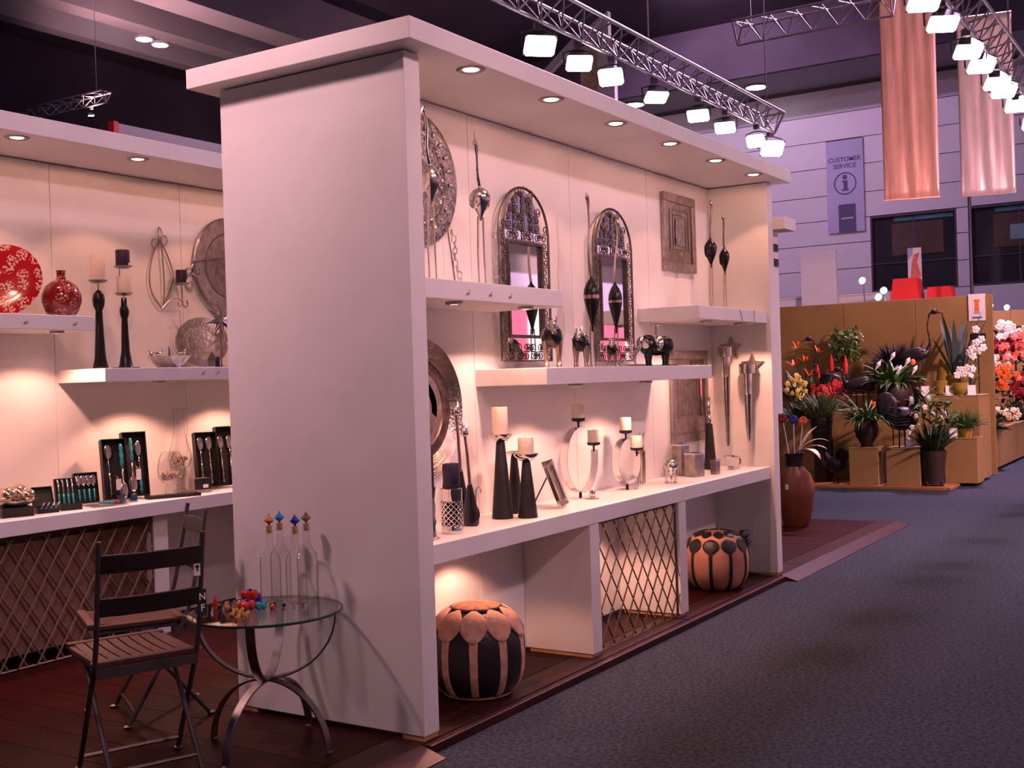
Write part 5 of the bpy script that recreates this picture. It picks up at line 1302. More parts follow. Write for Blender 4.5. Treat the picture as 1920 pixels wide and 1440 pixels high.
for i, (y_, x_, z_, s, lb) in enumerate([(0.700, -2.575, 0, 0.048, 'petrol blue glass cube, left one of the front pair'), (0.775, -2.565, 0, 0.046, 'petrol blue glass cube, right one of the front pair'), (0.725, -2.63, 0, 0.044, 'petrol blue glass cube behind the front pair')]):
    t = T('glass_cube', lb, 'glass cube', (x_, y_, LC), 60 + 8 * i, 'blue glass cubes')
    P(t, 'core', BLUEGL, ('bb', -s * .38, s * .38, -s * .38, s * .38, 0.005, s * .9), smooth=False)
    P(t, 'shell', GLASS, ('bb', -s / 2, s / 2, -s / 2, s / 2, 0, s), smooth=False, bevel=0.002)
for i, (x_, y_, m_, lb) in enumerate([(-2.54, 0.56, TURQ, 'turquoise bead napkin ring on the glass slab'), (-2.535, 0.60, TURQ, 'second turquoise bead napkin ring on the glass slab'), (-2.55, 0.645, REDGL, 'red bead napkin ring on the glass slab'), (-2.57, 0.585, REDGL, 'small red bead napkin ring behind the turquoise ones')]):
    t = T('napkin_ring', lb, 'napkin ring', (x_, y_, LC + 0.0085), 20 * i, 'bead napkin rings')
    P(t, 'ring', SILVER, ('tube', [(0.014 * math.cos(a), 0.014 * math.sin(a), 0.010) for a in [k * PI / 6 for k in range(12)]], 0.003, 5, True))
    for k in range(8):
        a = k * PI / 4
        P(t, 'bead', m_, ('ell', (0.017 * math.cos(a), 0.017 * math.sin(a), 0.010), 0.0075, 7, 5))

# ================================================================ FOLDING CHAIRS
def folding_chair(label, loc, rot):
    t = T('folding_chair', label, 'chair', loc, rot, 'folding slatted chairs')
    fz, hw = 0.0, 0.180
    for s in (-1, 1):
        P(t, 'back_post', STEELD, ('tube', smooth_path([(s * hw, 0.0, 0.006), (s * hw, -0.14, 0.25), (s * hw, -0.245, 0.44), (s * hw, -0.29, 0.62), (s * hw, -0.335, 0.855)], 3), 0.0095, 8))
        P(t, 'foot', STEEL, ('ell', (s * hw, 0.002, 0.008), (0.016, 0.020, 0.008), 10, 5))
        P(t, 'front_leg', STEELD, ('tube', [(s * (hw - 0.026), -0.335, 0.006), (s * (hw - 0.026), -0.05, 0.36), (s * (hw - 0.026), 0.0, 0.402)], 0.0095, 8))
        P(t, 'foot', STEEL, ('ell', (s * (hw - 0.026), -0.337, 0.008), (0.016, 0.020, 0.008), 10, 5))
        P(t, 'pivot_bolt', NICKEL, ('ell', (s * (hw + 0.009), -0.135, 0.245), (0.006, 0.009, 0.009), 8, 5))
        P(t, 'pivot_bolt', NICKEL, ('ell', (s * (hw + 0.009), -0.238, 0.425), (0.006, 0.008, 0.008), 8, 5))
        P(t, 'seat_bracket', STEELD, ('bb', s * (hw - 0.02) - 0.004, s * (hw - 0.02) + 0.004, -0.23, 0.12, 0.388, 0.408), smooth=False)
    P(t, 'stretcher', STEELD, ('tube', [(-hw, -0.028, 0.055), (hw, -0.028, 0.055)], 0.0075, 7))
    P(t, 'stretcher', STEELD, ('tube', [(-hw + 0.03, -0.292, 0.06), (hw - 0.03, -0.292, 0.06)], 0.0075, 7))
    P(t, 'stretcher', STEELD, ('tube', [(-hw + 0.02, -0.055, 0.345), (hw - 0.02, -0.055, 0.345)], 0.006, 7))
    P(t, 'stretcher', STEELD, ('bb', -hw, hw, -0.248, -0.240, 0.372, 0.407), smooth=False)
    # slats running front to back, framed by two cross rails, gently dished
    slat = MB()
    n = 6
    for i in range(n):
        pass
    def zc(yv): return 0.410 + 0.010 * ((yv + 0.05) / 0.19) ** 2 * (1 if yv > -0.05 else 0.4)
    vs = []; fs = []
    ys = [-0.215 + 0.34 * i / 8 for i in range(9)]
    for yv in ys:
        z = zc(yv)
        vs += [(-0.0165, yv, z), (0.0165, yv, z), (0.0165, yv, z + 0.014), (-0.0165, yv, z + 0.014)]
    for i in range(8):
        a = 4 * i
        for k in range(4): fs.append((a + k, a + (k + 1) % 4, a + 4 + (k + 1) % 4, a + 4 + k))
    fs += [(3, 2, 1, 0), (32, 33, 34, 35)]
    sme = MB().add(vs, fs).mesh('seat_slat', SEATW)
    for i in range(8):
        inst('seat_slat', sme, t, (-0.140 + 0.040 * i, 0, 0))
    for (yv, w) in ((-0.222, 0.035), (0.128, 0.035)):
        P(t, 'seat_rail', SEATW, ('bb', -0.178, 0.178, yv - w / 2, yv + w / 2, zc(yv) - 0.006, zc(yv) + 0.017), smooth=False, bevel=0.005)
    for s in (-1, 1):
        P(t, 'seat_side_rail', SEATW, ('bb', s * 0.1665 - 0.011, s * 0.1665 + 0.011, -0.206, 0.112, 0.407, 0.426), smooth=False, bevel=0.004)
    # two curved back slats
    for (zc_, yc) in ((0.775, -0.318), (0.625, -0.290)):
        vs = []; fs = []
        for i in range(11):
            x = -0.176 + 0.352 * i / 10
            yb = yc - 0.022 * (1 - (x / 0.176) ** 2)
            vs += [(x, yb - 0.006, zc_ - 0.032), (x, yb + 0.008, zc_ - 0.032), (x, yb + 0.000, zc_ + 0.032), (x, yb - 0.014, zc_ + 0.032)]
            if i:
                a = 4 * (i - 1)
                for k in range(4): fs.append((a + k, a + (k + 1) % 4, a + 4 + (k + 1) % 4, a + 4 + k))
        fs += [(3, 2, 1, 0), (40, 41, 42, 43)]
        P(t, 'back_slat', BLACKW, ('add', vs, fs), smooth=False, bevel=0.003)
    return t
ch1 = folding_chair('nearer folding chair with dark slatted seat, seen from behind, with white tags', (-0.862, -0.660, PZ), 68)
ch2 = folding_chair('farther folding chair turned towards the lattice, its back edge on', (-1.335, -0.318, PZ), 150)
def text_mesh(name, body, size, m, depth=0.001):
    cu = bpy.data.curves.new(name, 'FONT')
    cu.body = body; cu.size = size; cu.extrude = depth; cu.align_x = 'CENTER'; cu.align_y = 'CENTER'; cu.space_line = 0.9; cu.offset = size * 0.02
    o = bpy.data.objects.new(name, cu); col.objects.link(o)
    dg = bpy.context.evaluated_depsgraph_get(); dg.update()
    me = bpy.data.meshes.new_from_object(o.evaluated_get(dg))
    bpy.data.objects.remove(o); bpy.data.curves.remove(cu)
    me.materials.clear(); me.materials.append(m)
    return me
# adhesive tags on the near chair's right post
tg = P(ch1, 'tag', BLACKM, ('bb', 0.168, 0.198, -0.302, -0.299, 0.55, 0.645), smooth=False)
inst('tag_letter', text_mesh('tag_letter', 'N', 0.034, CARD), tg, (0.183, -0.3025, 0.618), (rad(90), 0, 0))
inst('tag_letter', text_mesh('tag_letter', 'F', 0.034, CARD), tg, (0.183, -0.3025, 0.578), (rad(90), 0, 0))
tg = P(ch1, 'tag', CARD, ('bb', 0.145, 0.168, -0.332, -0.329, 0.70, 0.742), smooth=False)
P(tg, 'mark', BLACKM, ('bb', 0.150, 0.163, -0.334, -0.3325, 0.728, 0.738), ('bb', 0.155, 0.160, -0.334, -0.3325, 0.716, 0.728), smooth=False)

# ================================================================ GLASS SIDE TABLE
RIMGL = mat('green_glass_edge', (0.02, 0.045, 0.04), 0.08, var=0.2)
TX, TY, TZ = -0.507, -0.299, 0.497
t = T('side_table', 'low round glass table on curved steel legs in front of the white side panel', 'table', (TX, TY, PZ), 8.5)
P(t, 'rim', RIMGL, ('lathe', [(0.2835, TZ - PZ - 0.0095), (0.290, TZ - PZ - 0.0095), (0.2915, TZ - PZ - 0.005), (0.290, TZ - PZ - 0.0005), (0.2835, TZ - PZ - 0.0005)], 64, {'cap': False}))
P(t, 'glass_top', GREENGL, ('lathe', [(0.001, TZ - PZ - 0.010), (0.284, TZ - PZ - 0.010), (0.284, TZ - PZ), (0.001, TZ - PZ)], 64))
hz = 0.255
for k in range(4):
    a = rad(90 * k)
    ca, sa = math.cos(a), math.sin(a)
    def strap(path, w=0.0165, th=0.0035):
        vs = []; fs = []
        side = Vector((-sa, ca, 0)) * w
        for i, (r, z) in enumerate(path):
            r0, z0 = path[max(i - 1, 0)]; r1, z1 = path[min(i + 1, len(path) - 1)]
            d = Vector((r1 - r0, z1 - z0)).normalized()
            nn = Vector((-d.y * ca, -d.y * sa, d.x)) * th
            p = Vector((r * ca, r * sa, z))
            vs += [p - side - nn, p + side - nn, p + side + nn, p - side + nn]
            if i:
                b = 4 * (i - 1)
                for q in range(4): fs.append((b + q, b + (q + 1) % 4, b + 4 + (q + 1) % 4, b + 4 + q))
        fs += [(3, 2, 1, 0), tuple(len(vs) - 4 + q for q in range(4))]
        return vs, fs
    low = [(0.262 * math.sin(rad(90 * i / 10)) , 0.002 + (hz - 0.004) * math.cos(rad(90 * i / 10)) ** 1.0) for i in range(11)]
    vs, fs = strap(low)
    P(t, 'leg', STEEL, ('add', vs, fs))
    P(t, 'foot', STEEL, ('lathe', [(0.016, 0), (0.016, 0.004), (0.006, 0.008), (0.001, 0.008)], 10, (0.262 * ca, 0.262 * sa, 0)))
    up = [(0.265 * math.sin(rad(90 * i / 10)), hz + 0.004 + (TZ - PZ - 0.012 - hz - 0.004) * (1 - math.cos(rad(90 * i / 10)))) for i in range(11)]
    ca, sa = math.cos(a + rad(24)), math.sin(a + rad(24))
    vs, fs = strap(up)
    P(t, 'arm', STEEL, ('add', vs, fs))
P(t, 'hub', STEEL, ('lathe', [(0.001, hz - 0.012), (0.02, hz - 0.008), (0.02, hz + 0.012), (0.001, hz + 0.016)], 12))
# four corked bottles
def bottle(label, x, y, m_):
    t = T('glass_bottle', label, 'bottle', (x + 0.038, y - 0.041, TZ + 0.0005), 0, 'clear bottles with glass stoppers')
    out = [(0.039, 0.0), (0.0405, 0.004), (0.0405, 0.155), (0.037, 0.178), (0.018, 0.205), (0.0125, 0.222), (0.0125, 0.268), (0.0145, 0.270), (0.0145, 0.280)]
    inn = [(0.0125, 0.280), (0.0105, 0.265), (0.0105, 0.222), (0.016, 0.203), (0.035, 0.176), (0.0385, 0.153), (0.0385, 0.010), (0.001, 0.014)]
    P(t, 'glass', GLASS, ('lathe', [(0.001, 0.003)] + out, 32))
    P(t, 'cork', CORK, ('lathe', [(0.0095, 0.268), (0.0125, 0.296), (0.001, 0.297)], 14))
    s = P(t, 'stopper', m_, ('lathe', [(0.004, 0.298), (0.0045, 0.303), (0.0195, 0.316), (0.020, 0.320), (0.007, 0.334), (0.003, 0.338)], 8), smooth=False)
    P(s, 'bead', CORK, ('ell', (0, 0, 0.341), 0.004, 8, 5))
    return t
bottle('clear glass bottle with orange stopper on the round table', -0.647, -0.123, ORGL)
bottle('clear glass bottle with light blue stopper on the round table', -0.672, -0.040, SKYG)
bottle('clear glass bottle with dark blue stopper on the round table', -0.532, -0.100, BLUG)
bottle('clear glass bottle with amber glass stopper on the round table', -0.553, -0.014, mat('smoke_glass', (0.30, 0.24, 0.14), 0.05, trans=0.6, var=0.2))
# heap of coloured stoppers and beads
def stopper(label, x, y, m_, r, h, shape, z=0.0, cat='bottle stopper'):
    t = T('bottle_stopper', label, cat, (x + 0.038, y - 0.041, TZ + 0.0005 + z), random.uniform(0, 90), 'loose glass stoppers')
    if shape == 'flower':
        for k in range(5):
            a = 2 * PI * k / 5
            P(t, 'petal', m_, ('ell', (r * 0.6 * math.cos(a), r * 0.6 * math.sin(a), h * 0.5), (r * 0.5, r * 0.5, h * 0.48), 8, 6))
        P(t, 'centre', BLUG, ('ell', (0, 0, h * 0.8), r * 0.4, 8, 5))
    elif shape == 'drop':
        P(t, 'drop', m_, ('lathe', [(0.003, 0), (r * 0.8, h * 0.12), (r, h * 0.35), (r * 0.6, h * 0.7), (0.001, h)], 10))
        P(t, 'cork', CORK, ('lathe', [(r * 0.5, 0), (r * 0.5, h * 0.1), (0.001, h * 0.1)], 8))
    else:
        P(t, 'bead', m_, ('ell', (0, 0, r), r, 10, 7))
        P(t, 'cap', SILVER, ('lathe', [(r * 0.35, r * 1.85), (r * 0.2, r * 2.05), (0.001, r * 2.1)], 8))
    return t
stopper('tall red glass drop stopper at the left of the heap on the table', -0.757, -0.312, REDGL, 0.012, 0.048, 'drop')
stopper('large red flower stopper at the top of the heap on the table', -0.622, -0.262, REDGL, 0.032, 0.042, 'flower', 0.030)
stopper('red flower stopper at the front of the heap on the table', -0.600, -0.300, REDGL, 0.034, 0.040, 'flower')
stopper('cobalt flower stopper behind the red ones', -0.640, -0.215, BLUG, 0.026, 0.050, 'flower')
stopper('turquoise flower stopper at the right of the heap', -0.556, -0.270, TURQ, 0.022, 0.034, 'flower')
stopper('dark green bead stopper right of the turquoise flower', -0.530, -0.235, mat('bottle_green_glass', (0.02, 0.05, 0.02), 0.1, var=0.3), 0.014, 0.02, 'bead')
stopper('red bead stopper right of the turquoise flower', -0.505, -0.262, REDGL, 0.012, 0.02, 'bead')
stopper('clear faceted stopper lying left of the red flowers', -0.700, -0.300, GLASS, 0.016, 0.030, 'drop')
stopper('amber drop stopper left of the red flowers', -0.680, -0.325, ORGL, 0.012, 0.034, 'drop')
stopper('red bead stopper left of the red flowers', -0.655, -0.285, REDGL, 0.015, 0.02, 'bead')
stopper('small black bead by the bottles', -0.515, -0.190, BLACK, 0.008, 0.02, 'bead')
stopper('small orange bead by the bottles', -0.487, -0.165, ORGL, 0.006, 0.02, 'bead')
stopper('small garnet bead by the bottles', -0.465, -0.140, FL_CRIM, 0.006, 0.02, 'bead')
stopper('clear drop stopper at the left rim of the table', -0.790, -0.270, GLASS, 0.018, 0.028, 'drop')
for (x, y, n, lb) in [(-0.560, -0.385, 20, 'tangled mustard bead string at the front rim of the table'), (-0.490, -0.425, 22, 'second mustard bead string drooping at the front rim')]:
    t = T('bead_string', lb, 'bead string', (x + 0.038, y - 0.041, TZ + 0.0005), 0, 'mustard bead strings')
    for i in range(n):
        a = i * 1.3
        P(t, 'bead', YELB if i % 3 else ORGL, ('ell', (0.030 * math.cos(a) * (0.4 + 0.6 * (i % 5) / 4), 0.026 * math.sin(a) * (0.4 + 0.6 * (i % 4) / 3), 0.0075 + 0.006 * (i % 3)), 0.0072, 6, 4))
# ================================================================ TERRACOTTA JAR BESIDE THE STAND
t = T('clay_jar', 'tall burnt clay jar with a narrow collar neck standing past the end panel', 'jar', (-0.70, 6.36, PZ), 0)
P(t, 'body', TERRA, ('lathe', [(0.105, 0), (0.11, 0.007), (0.14, 0.13), (0.163, 0.28), (0.163, 0.365), (0.134, 0.45), (0.088, 0.50), (0.074, 0.52)], 36))
P(t, 'neck', DARKPOT, ('lathe', [(0.074, 0.517), (0.074, 0.60), (0.088, 0.635), (0.078, 0.635), (0.066, 0.60), (0.066, 0.53)], 28))
P(t, 'price_tag', CARD, ('bb', -0.035, -0.005, -0.165, -0.161, 0.33, 0.375), smooth=False)
for i, (dx, h_, m_, lb) in enumerate([(-0.07, 0.46, FL_CRIM, 'long stemmed dark red paper flower in the clay jar'), (0.0, 0.45, FL_BLUE, 'long stemmed blue paper flower in the clay jar'), (0.06, 0.44, FL_ORANGE, 'long stemmed orange paper flower in the clay jar')]):
    f = T('paper_flower', lb, 'flower', (-0.70 + dx * 0.4, 6.36, 0.46), 0, 'paper flowers in the clay jar')
    P(f, 'stem', CARD, ('tube', [(0, 0, 0), (dx * 0.5, 0, h_ * 0.5), (dx, 0, h_)], 0.005, 5))
    for k in range(7):
        a = 2 * PI * k / 7
        P(f, 'petal', m_, ('ell', (dx + 0.022 * math.cos(a), 0.014 * math.sin(a), h_ + 0.020 * math.sin(a)), (0.020, 0.012, 0.018), 8, 5))
f = T('dried_leaf', 'broad pale dried leaves arching out of the clay jar', 'leaf spray', (-0.66, 6.36, 0.46), 0)
for (a, e, L_, dr) in [(0.3, 0.9, 0.30, 1.6), (0.0, 0.6, 0.27, 1.4), (-0.5, 0.4, 0.30, 1.7), (0.6, 1.2, 0.28, 0.8)]:
    MB().blade((0, 0, 0.17), a, e, L_, 0.075, dr, 7).build('leaf', FL_CREAM, f, solid=0.002)

# ================================================================ FLOWER STAND
FS = T('exhibition_stand', 'tan walled flower stand at the far end of the aisle', 'exhibition stand', (-1.2, 12.1, CZ), 0)
fx, fy = 1.2, -12.1
def fsp(name, m_, x0, x1, y0, y1, z0, z1):
    return P(FS, name, m_, ('bb', x0 + fx, x1 + fx, y0 + fy, y1 + fy, z0 - CZ, z1 - CZ), smooth=False, bevel=0.003)
for (a, b) in [(-3.9, -2.865), (-2.86, -1.905), (-1.90, -0.965), (-0.96, -0.02)]:
    fsp('wall_panel', TAN, a, b, 12.05, 12.10, CZ, 2.225)
fsp('side_wall', TAN, -3.95, -3.90, 10.6, 12.1, CZ, 2.225)
for (a, b) in [(-1.5, -0.55), (-0.545, 0.40)]:
    fsp('rear_wall_panel', TAN, a, b, 16.7, 16.75, CZ, 2.21)
fsp('planter_bed', TANW, -1.25, -0.235, 12.15, 16.65, CZ, 0.47)
fsp('base_floor', TANW, -3.0, -0.20, 9.95, 12.05, CZ, CZ + 0.035)
fsp('base_trim', TANW, -0.195, -0.16, 10.0, 12.05, CZ, CZ + 0.03)
FZ = CZ + 0.036
def plinth(label, x0, x1, y0, y1, z1):
    t = T('plinth', label, 'plinth', ((x0 + x1) / 2, (y0 + y1) / 2, FZ), 0, 'tan display plinths')
    w, d = (x1 - x0) / 2, (y1 - y0) / 2
    P(t, 'box', TAN, ('bb', -w, w, -d, d, 0, z1 - FZ - 0.012), smooth=False, bevel=0.002)
    P(t, 'top', TAN, ('bb', -w - 0.004, w + 0.004, -d - 0.004, d + 0.004, z1 - FZ - 0.0115, z1 - FZ), smooth=False, bevel=0.002)
    return t
plinth('front tan plinth under the black bowl of fern', -1.29, -0.955, 10.02, 10.40, 0.415)
plinth('front tan plinth under the large dark bird', -0.865, -0.49, 10.02, 10.40, 0.415)
plinth('long tan step behind the left front plinth', -1.70, -0.97, 10.75, 11.4, 0.83)
plinth('tall tan step under the amber glass vases', -0.80, 0.0, 10.9, 11.6, 0.985)
plinth('mid tan step behind the dark bird', -0.955, -0.81, 10.75, 11.4, 0.83)
plinth('tan step with grass pots beside the aisle', -0.32, 0.04, 10.50, 10.88, 0.50)
plinth('low left tan step under the red flowers', -2.65, -1.78, 10.75, 11.4, 0.70)
plinth('tall rear tan step along the wall', -2.8, -0.82, 11.45, 12.02, 1.0)
plinth('long low tan planter wall running back along the aisle', -0.23, -0.12, 12.15, 16.65, 0.49)

def pot(parent, m_, prof, n=20): return P(parent, 'pot', m_, ('lathe', prof, n))
def foliage(parent, m_, z, n, L_, w, el=(0.5, 1.3), droop=(0.6, 1.8), r=0.03, name='foliage'):
    f = MB()
    for i in range(n):
        a = random.uniform(0, 2 * PI)
        f.blade((r * math.cos(a), r * math.sin(a), z), a, random.uniform(*el), L_ * random.uniform(0.7, 1.15), w, random.uniform(*droop), 5, random.uniform(-0.4, 0.4))
    return f.build(name, m_, parent, kind='stuff')
blo_cache = {}
def blossoms(parent, m_, pts, r=0.032, name='blossom', petals=5):
    key = (m_.name, round(r, 4), petals)
    if key not in blo_cache:
        b = MB()
        for k in range(petals):
            a = 2 * PI * k / petals
            b.ell((r * 0.62 * math.cos(a), 0, r * 0.62 * math.sin(a)), (r * 0.52, r * 0.3, r * 0.52), 6, 4)
        b.ell((0, -r * 0.2, 0), r * 0.3, 6, 4)
        blo_cache[key] = b.mesh(name, m_, True)
    for p in pts:
        inst(name, blo_cache[key], parent, p, (random.uniform(-0.6, 0.6), random.uniform(-1, 1), random.uniform(-0.6, 0.6)))
def cloud(n, cx, cz, rx, rz, y=0.0, ry=0.08):
    out = []
    for i in range(n):
        a = random.uniform(0, 2 * PI); q = math.sqrt(random.random())
        out.append((cx + rx * q * math.cos(a), y + random.uniform(-ry, ry), cz + rz * q * math.sin(a)))
    return out
def plant(name, label, cat, loc, group=None): return T(name, label, cat, loc, 20, group)

LEAFB = mat('bright_leaf', (0.06, 0.13, 0.025), 0.5, c2=(0.16, 0.26, 0.06), scale=9)
t = plant('bamboo_plant', 'bushy green bamboo plant against the tan wall', 'plant', (-1.786, 11.75, 1.0))
pot(t, DARKPOT, [(0.07, 0), (0.09, 0.16), (0.08, 0.16), (0.07, 0.1)])
P(t, 'cane', LEAFG, ('tube', [(0, 0, 0.1), (0.01, 0, 0.55)], 0.012, 6), ('tube', [(0.02, 0, 0.1), (0.05, 0, 0.7)], 0.010, 6))
f = MB()
for i in range(420):
    a = random.uniform(0, 2 * PI); q = random.random() ** 0.5 * 0.20
    f.blade((q * math.cos(a), q * math.sin(a), 0.62 + random.uniform(-0.18, 0.22)), random.uniform(0, 6.28), random.uniform(-0.2, 1.2), random.uniform(0.07, 0.15), 0.028, 1.2, 3)
f.build('foliage', LEAFB, t, kind='stuff')
t = plant('grass_plant', 'dark aubergine spiky grass in front of the tan wall', 'plant', (-1.15, 11.66, 1.0))
pot(t, DARKPOT, [(0.12, 0), (0.15, 0.34), (0.14, 0.34), (0.1, 0.2)])
foliage(t, DARKSP, 0.33, 560, 0.32, 0.009, (0.3, 1.5), (0.2, 0.9), 0.08)
t = plant('agave_plant', 'tall sword leaved agave beside the white poster', 'plant', (-0.34, 11.4, 0.985))
P(t, 'pot', AMBER, ('lathe', [(0.07, 0), (0.10, 0.10), (0.11, 0.24), (0.10, 0.24), (0.09, 0.12)], 20))
for i in range(22):
    a = random.uniform(0, 2 * PI)
    MB().blade((0.03 * math.cos(a), 0.03 * math.sin(a), 0.20), a, random.uniform(1.05, 1.5), random.uniform(0.55, 0.90), 0.07, random.uniform(0.0, 0.35), 5).build('leaf', AGAVE, t)
t = plant('lily_plant', 'large round dark pot of white lilies in the centre of the flower stand', 'plant', (-0.985, 10.98, 0.83))
pot(t, DARKPOT, [(0.10, 0), (0.16, 0.05), (0.21, 0.16), (0.20, 0.27), (0.15, 0.33), (0.14, 0.30)])
foliage(t, LEAF, 0.32, 90, 0.36, 0.055, (0.1, 1.2), (0.6, 1.6), 0.08)
for (x, z) in [(-0.22, 0.52), (0.02, 0.46), (0.12, 0.55), (-0.05, 0.62), (0.2, 0.45)]:
    P(t, 'lily', FL_WHITE, ('lathe', [(0.004, -0.04), (0.014, 0.0), (0.026, 0.04), (0.012, 0.075), (0.001, 0.09)], 8, {'M': Matrix.Translation((x, -0.22, z)) @ Matrix.Rotation(rad(30), 4, 'Y')}))
P(t, 'orange_bulb', FL_ORANGE, ('ell', (0.21, -0.1, 0.56), (0.035, 0.035, 0.045), 10, 7))
t = plant('fern_pot', 'round black bowl of arching fern on the left front plinth', 'plant', (-1.13, 10.21, 0.415))
pot(t, DARKPOT, [(0.06, 0), (0.065, 0.03), (0.12, 0.12), (0.14, 0.22), (0.12, 0.30), (0.11, 0.28)])
foliage(t, LEAF, 0.28, 150, 0.40, 0.022, (0.3, 1.3), (0.8, 2.0), 0.05)
t = plant('grass_pot', 'tall dark tapering pot of tufted grass at the left of the flower stand', 'plant', (-1.71, 10.35, FZ))
pot(t, DARKPOT, [(0.10, 0.0), (0.10, 0.40), (0.105, 0.45), (0.14, 0.78), (0.13, 0.78), (0.10, 0.6)])
foliage(t, LEAFG, 0.76, 260, 0.36, 0.010, (0.7, 1.5), (0.3, 1.0), 0.10)
t = plant('rattan_pot', 'tall dark rattan pot with flowering plant at the front corner', 'plant', (-0.37, 10.15, FZ))
pot(t, DARKPOT, [(0.11, 0.02), (0.125, 0.2), (0.15, 0.40), (0.14, 0.40), (0.12, 0.25)])
for k in range(4):
    a = PI / 4 + k * PI / 2
    P(t, 'foot', DARKPOT, ('tube', [(0.10 * math.cos(a), 0.10 * math.sin(a), 0.08), (0.12 * math.cos(a), 0.12 * math.sin(a), 0)], 0.015, 5))
foliage(t, LEAFD, 0.38, 120, 0.34, 0.03, (0.7, 1.5), (0.2, 1.0), 0.08)
f = MB()
for i in range(90):
    a = random.uniform(0, 6.28); q = random.random() ** 0.5 * 0.28
    f.blade((q * math.cos(a), q * math.sin(a), 0.75 + random.uniform(-0.1, 0.32)), random.uniform(0, 6.28), random.uniform(-0.3, 1.0), random.uniform(0.12, 0.2), 0.045, 1.0, 4)
f.build('foliage', LEAF, t, kind='stuff')
for i in range(4):
    P(t, 'stem', LEAFD, ('tube', [(0.03 * i - 0.05, 0, 0.4), (0.09 * i - 0.12, -0.03, 0.95)], 0.007, 5))
blossoms(t, FL_WHITE, [(-0.28, -0.15, 0.62), (-0.20, -0.2, 0.80), (-0.24, -0.2, 0.68), (0.1, -0.2, 0.82), (-0.1, -0.2, 0.90)], 0.03)
t = plant('grass_pot', 'small pot of bright green grass on the step beside the aisle', 'plant', (-0.12, 10.70, 0.50))
pot(t, AMBER, [(0.07, 0), (0.09, 0.11), (0.08, 0.11), (0.06, 0.05)])
foliage(t, LEAF, 0.10, 260, 0.26, 0.009, (0.4, 1.5), (0.4, 1.4), 0.07)
t = plant('leafy_plant', 'dark leafy plant at the foot of the bright orchids by the aisle', 'plant', (-0.30, 12.75, 0.47))
foliage(t, LEAFD, 0.0, 110, 0.26, 0.06, (0.2, 1.3), (0.6, 1.6), 0.10)
pot(t, DARKPOT, [(0.05, 0), (0.07, 0.05), (0.06, 0.05)])

# amber glass
for i, (x, y, z, prof, lb) in enumerate([(-0.50, 11.42, 0.985, [(0.05, 0), (0.075, 0.08), (0.082, 0.20), (0.065, 0.34), (0.045, 0.44), (0.04, 0.44), (0.06, 0.33), (0.07, 0.1), (0.001, 0.02)], 'tall amber glass vase on the tall step'),
                                         (-0.445, 11.0, 0.985, [(0.05, 0), (0.07, 0.02), (0.08, 0.18), (0.075, 0.18), (0.06, 0.03), (0.001, 0.02)], 'straight amber glass beaker on the tall step'),
                                         (-0.225, 11.0, 0.985, [(0.06, 0), (0.10, 0.04), (0.115, 0.09), (0.10, 0.15), (0.095, 0.15), (0.10, 0.09), (0.001, 0.02)], 'squat round amber glass bowl on the tall step')]):
    t = T('glass_vase', lb, 'vase', (x, y, z), 0, 'amber glass vases')
    P(t, 'glass', AMBER, ('lathe', prof, 24))
    P(t, 'base', AMBER, ('lathe', [(prof[0][0] + 0.002, 0), (prof[0][0] + 0.002, 0.006)], 24))
# flowers
def flower_bunch(label, loc, colour, pts, r, petals=5, stems=True, leaf=LEAFD, nl=40, ll=0.25, group='flower bunches'):
    t = T('flower_bunch', label, 'flowers', loc, 20, group)
    if nl: foliage(t, leaf, 0.05, nl, ll, 0.03, (0.4, 1.4), (0.3, 1.2), 0.05)
    blossoms(t, colour, pts, r, petals=petals)
    if stems:
        for p in pts[::3]:
            P(t, 'stem', LEAFD, ('tube', [(0, 0, 0), (p[0] * 0.5, 0, p[2] * 0.6), p], 0.005, 4))
    return t
flower_bunch('yellow orchid bunch beside the end panel', (-2.04, 10.45, 0.70), FL_YELLOW, cloud(26, 0.0, 0.42, 0.12, 0.16), 0.030)
flower_bunch('mass of deep red flowers left of the dark cranes', (-1.78, 10.85, 0.70), FL_RED, cloud(34, 0.02, 0.36, 0.24, 0.14), 0.036, 6)
t = T('ginger_flower', 'tall red ginger flower spikes above the red mass', 'flowers', (-1.80, 11.05, 0.70), 0)
for (x, h_) in [(-0.16, 0.62), (0.02, 0.74), (0.20, 0.72)]:
    P(t, 'stem', LEAFD, ('tube', [(x * 0.4, 0, 0), (x, 0, h_ - 0.12)], 0.008, 5))
    P(t, 'spike', FL_RED, ('lathe', [(0.018, h_ - 0.14), (0.032, h_ - 0.08), (0.026, h_), (0.008, h_ + 0.08), (0.001, h_ + 0.10)], 8, (x, 0, 0)))
t = T('bird_of_paradise', 'orange bird of paradise flowers at the left edge of the tan wall', 'flowers', (-2.15, 11.2, 0.70), 0)
foliage(t, LEAFD, 0.1, 60, 0.6, 0.07, (0.7, 1.4), (0.2, 1.0), 0.1)
for (x, z) in [(-0.10, 0.92), (0.0, 0.74), (0.18, 0.85), (0.05, 0.56), (-0.15, 0.70)]:
    P(t, 'stem', LEAFD, ('tube', [(x * 0.3, 0, 0), (x, -0.05, z)], 0.008, 5))
    fb = MB()
    for k in range(7):
        fb.blade((x, -0.06, z), random.uniform(-1.2, 0.4) + (PI if k % 2 else 0), random.uniform(0.2, 1.2), 0.13, 0.03, 0.3, 4)
    fb.build('flower_head', FL_ORANGE, t)
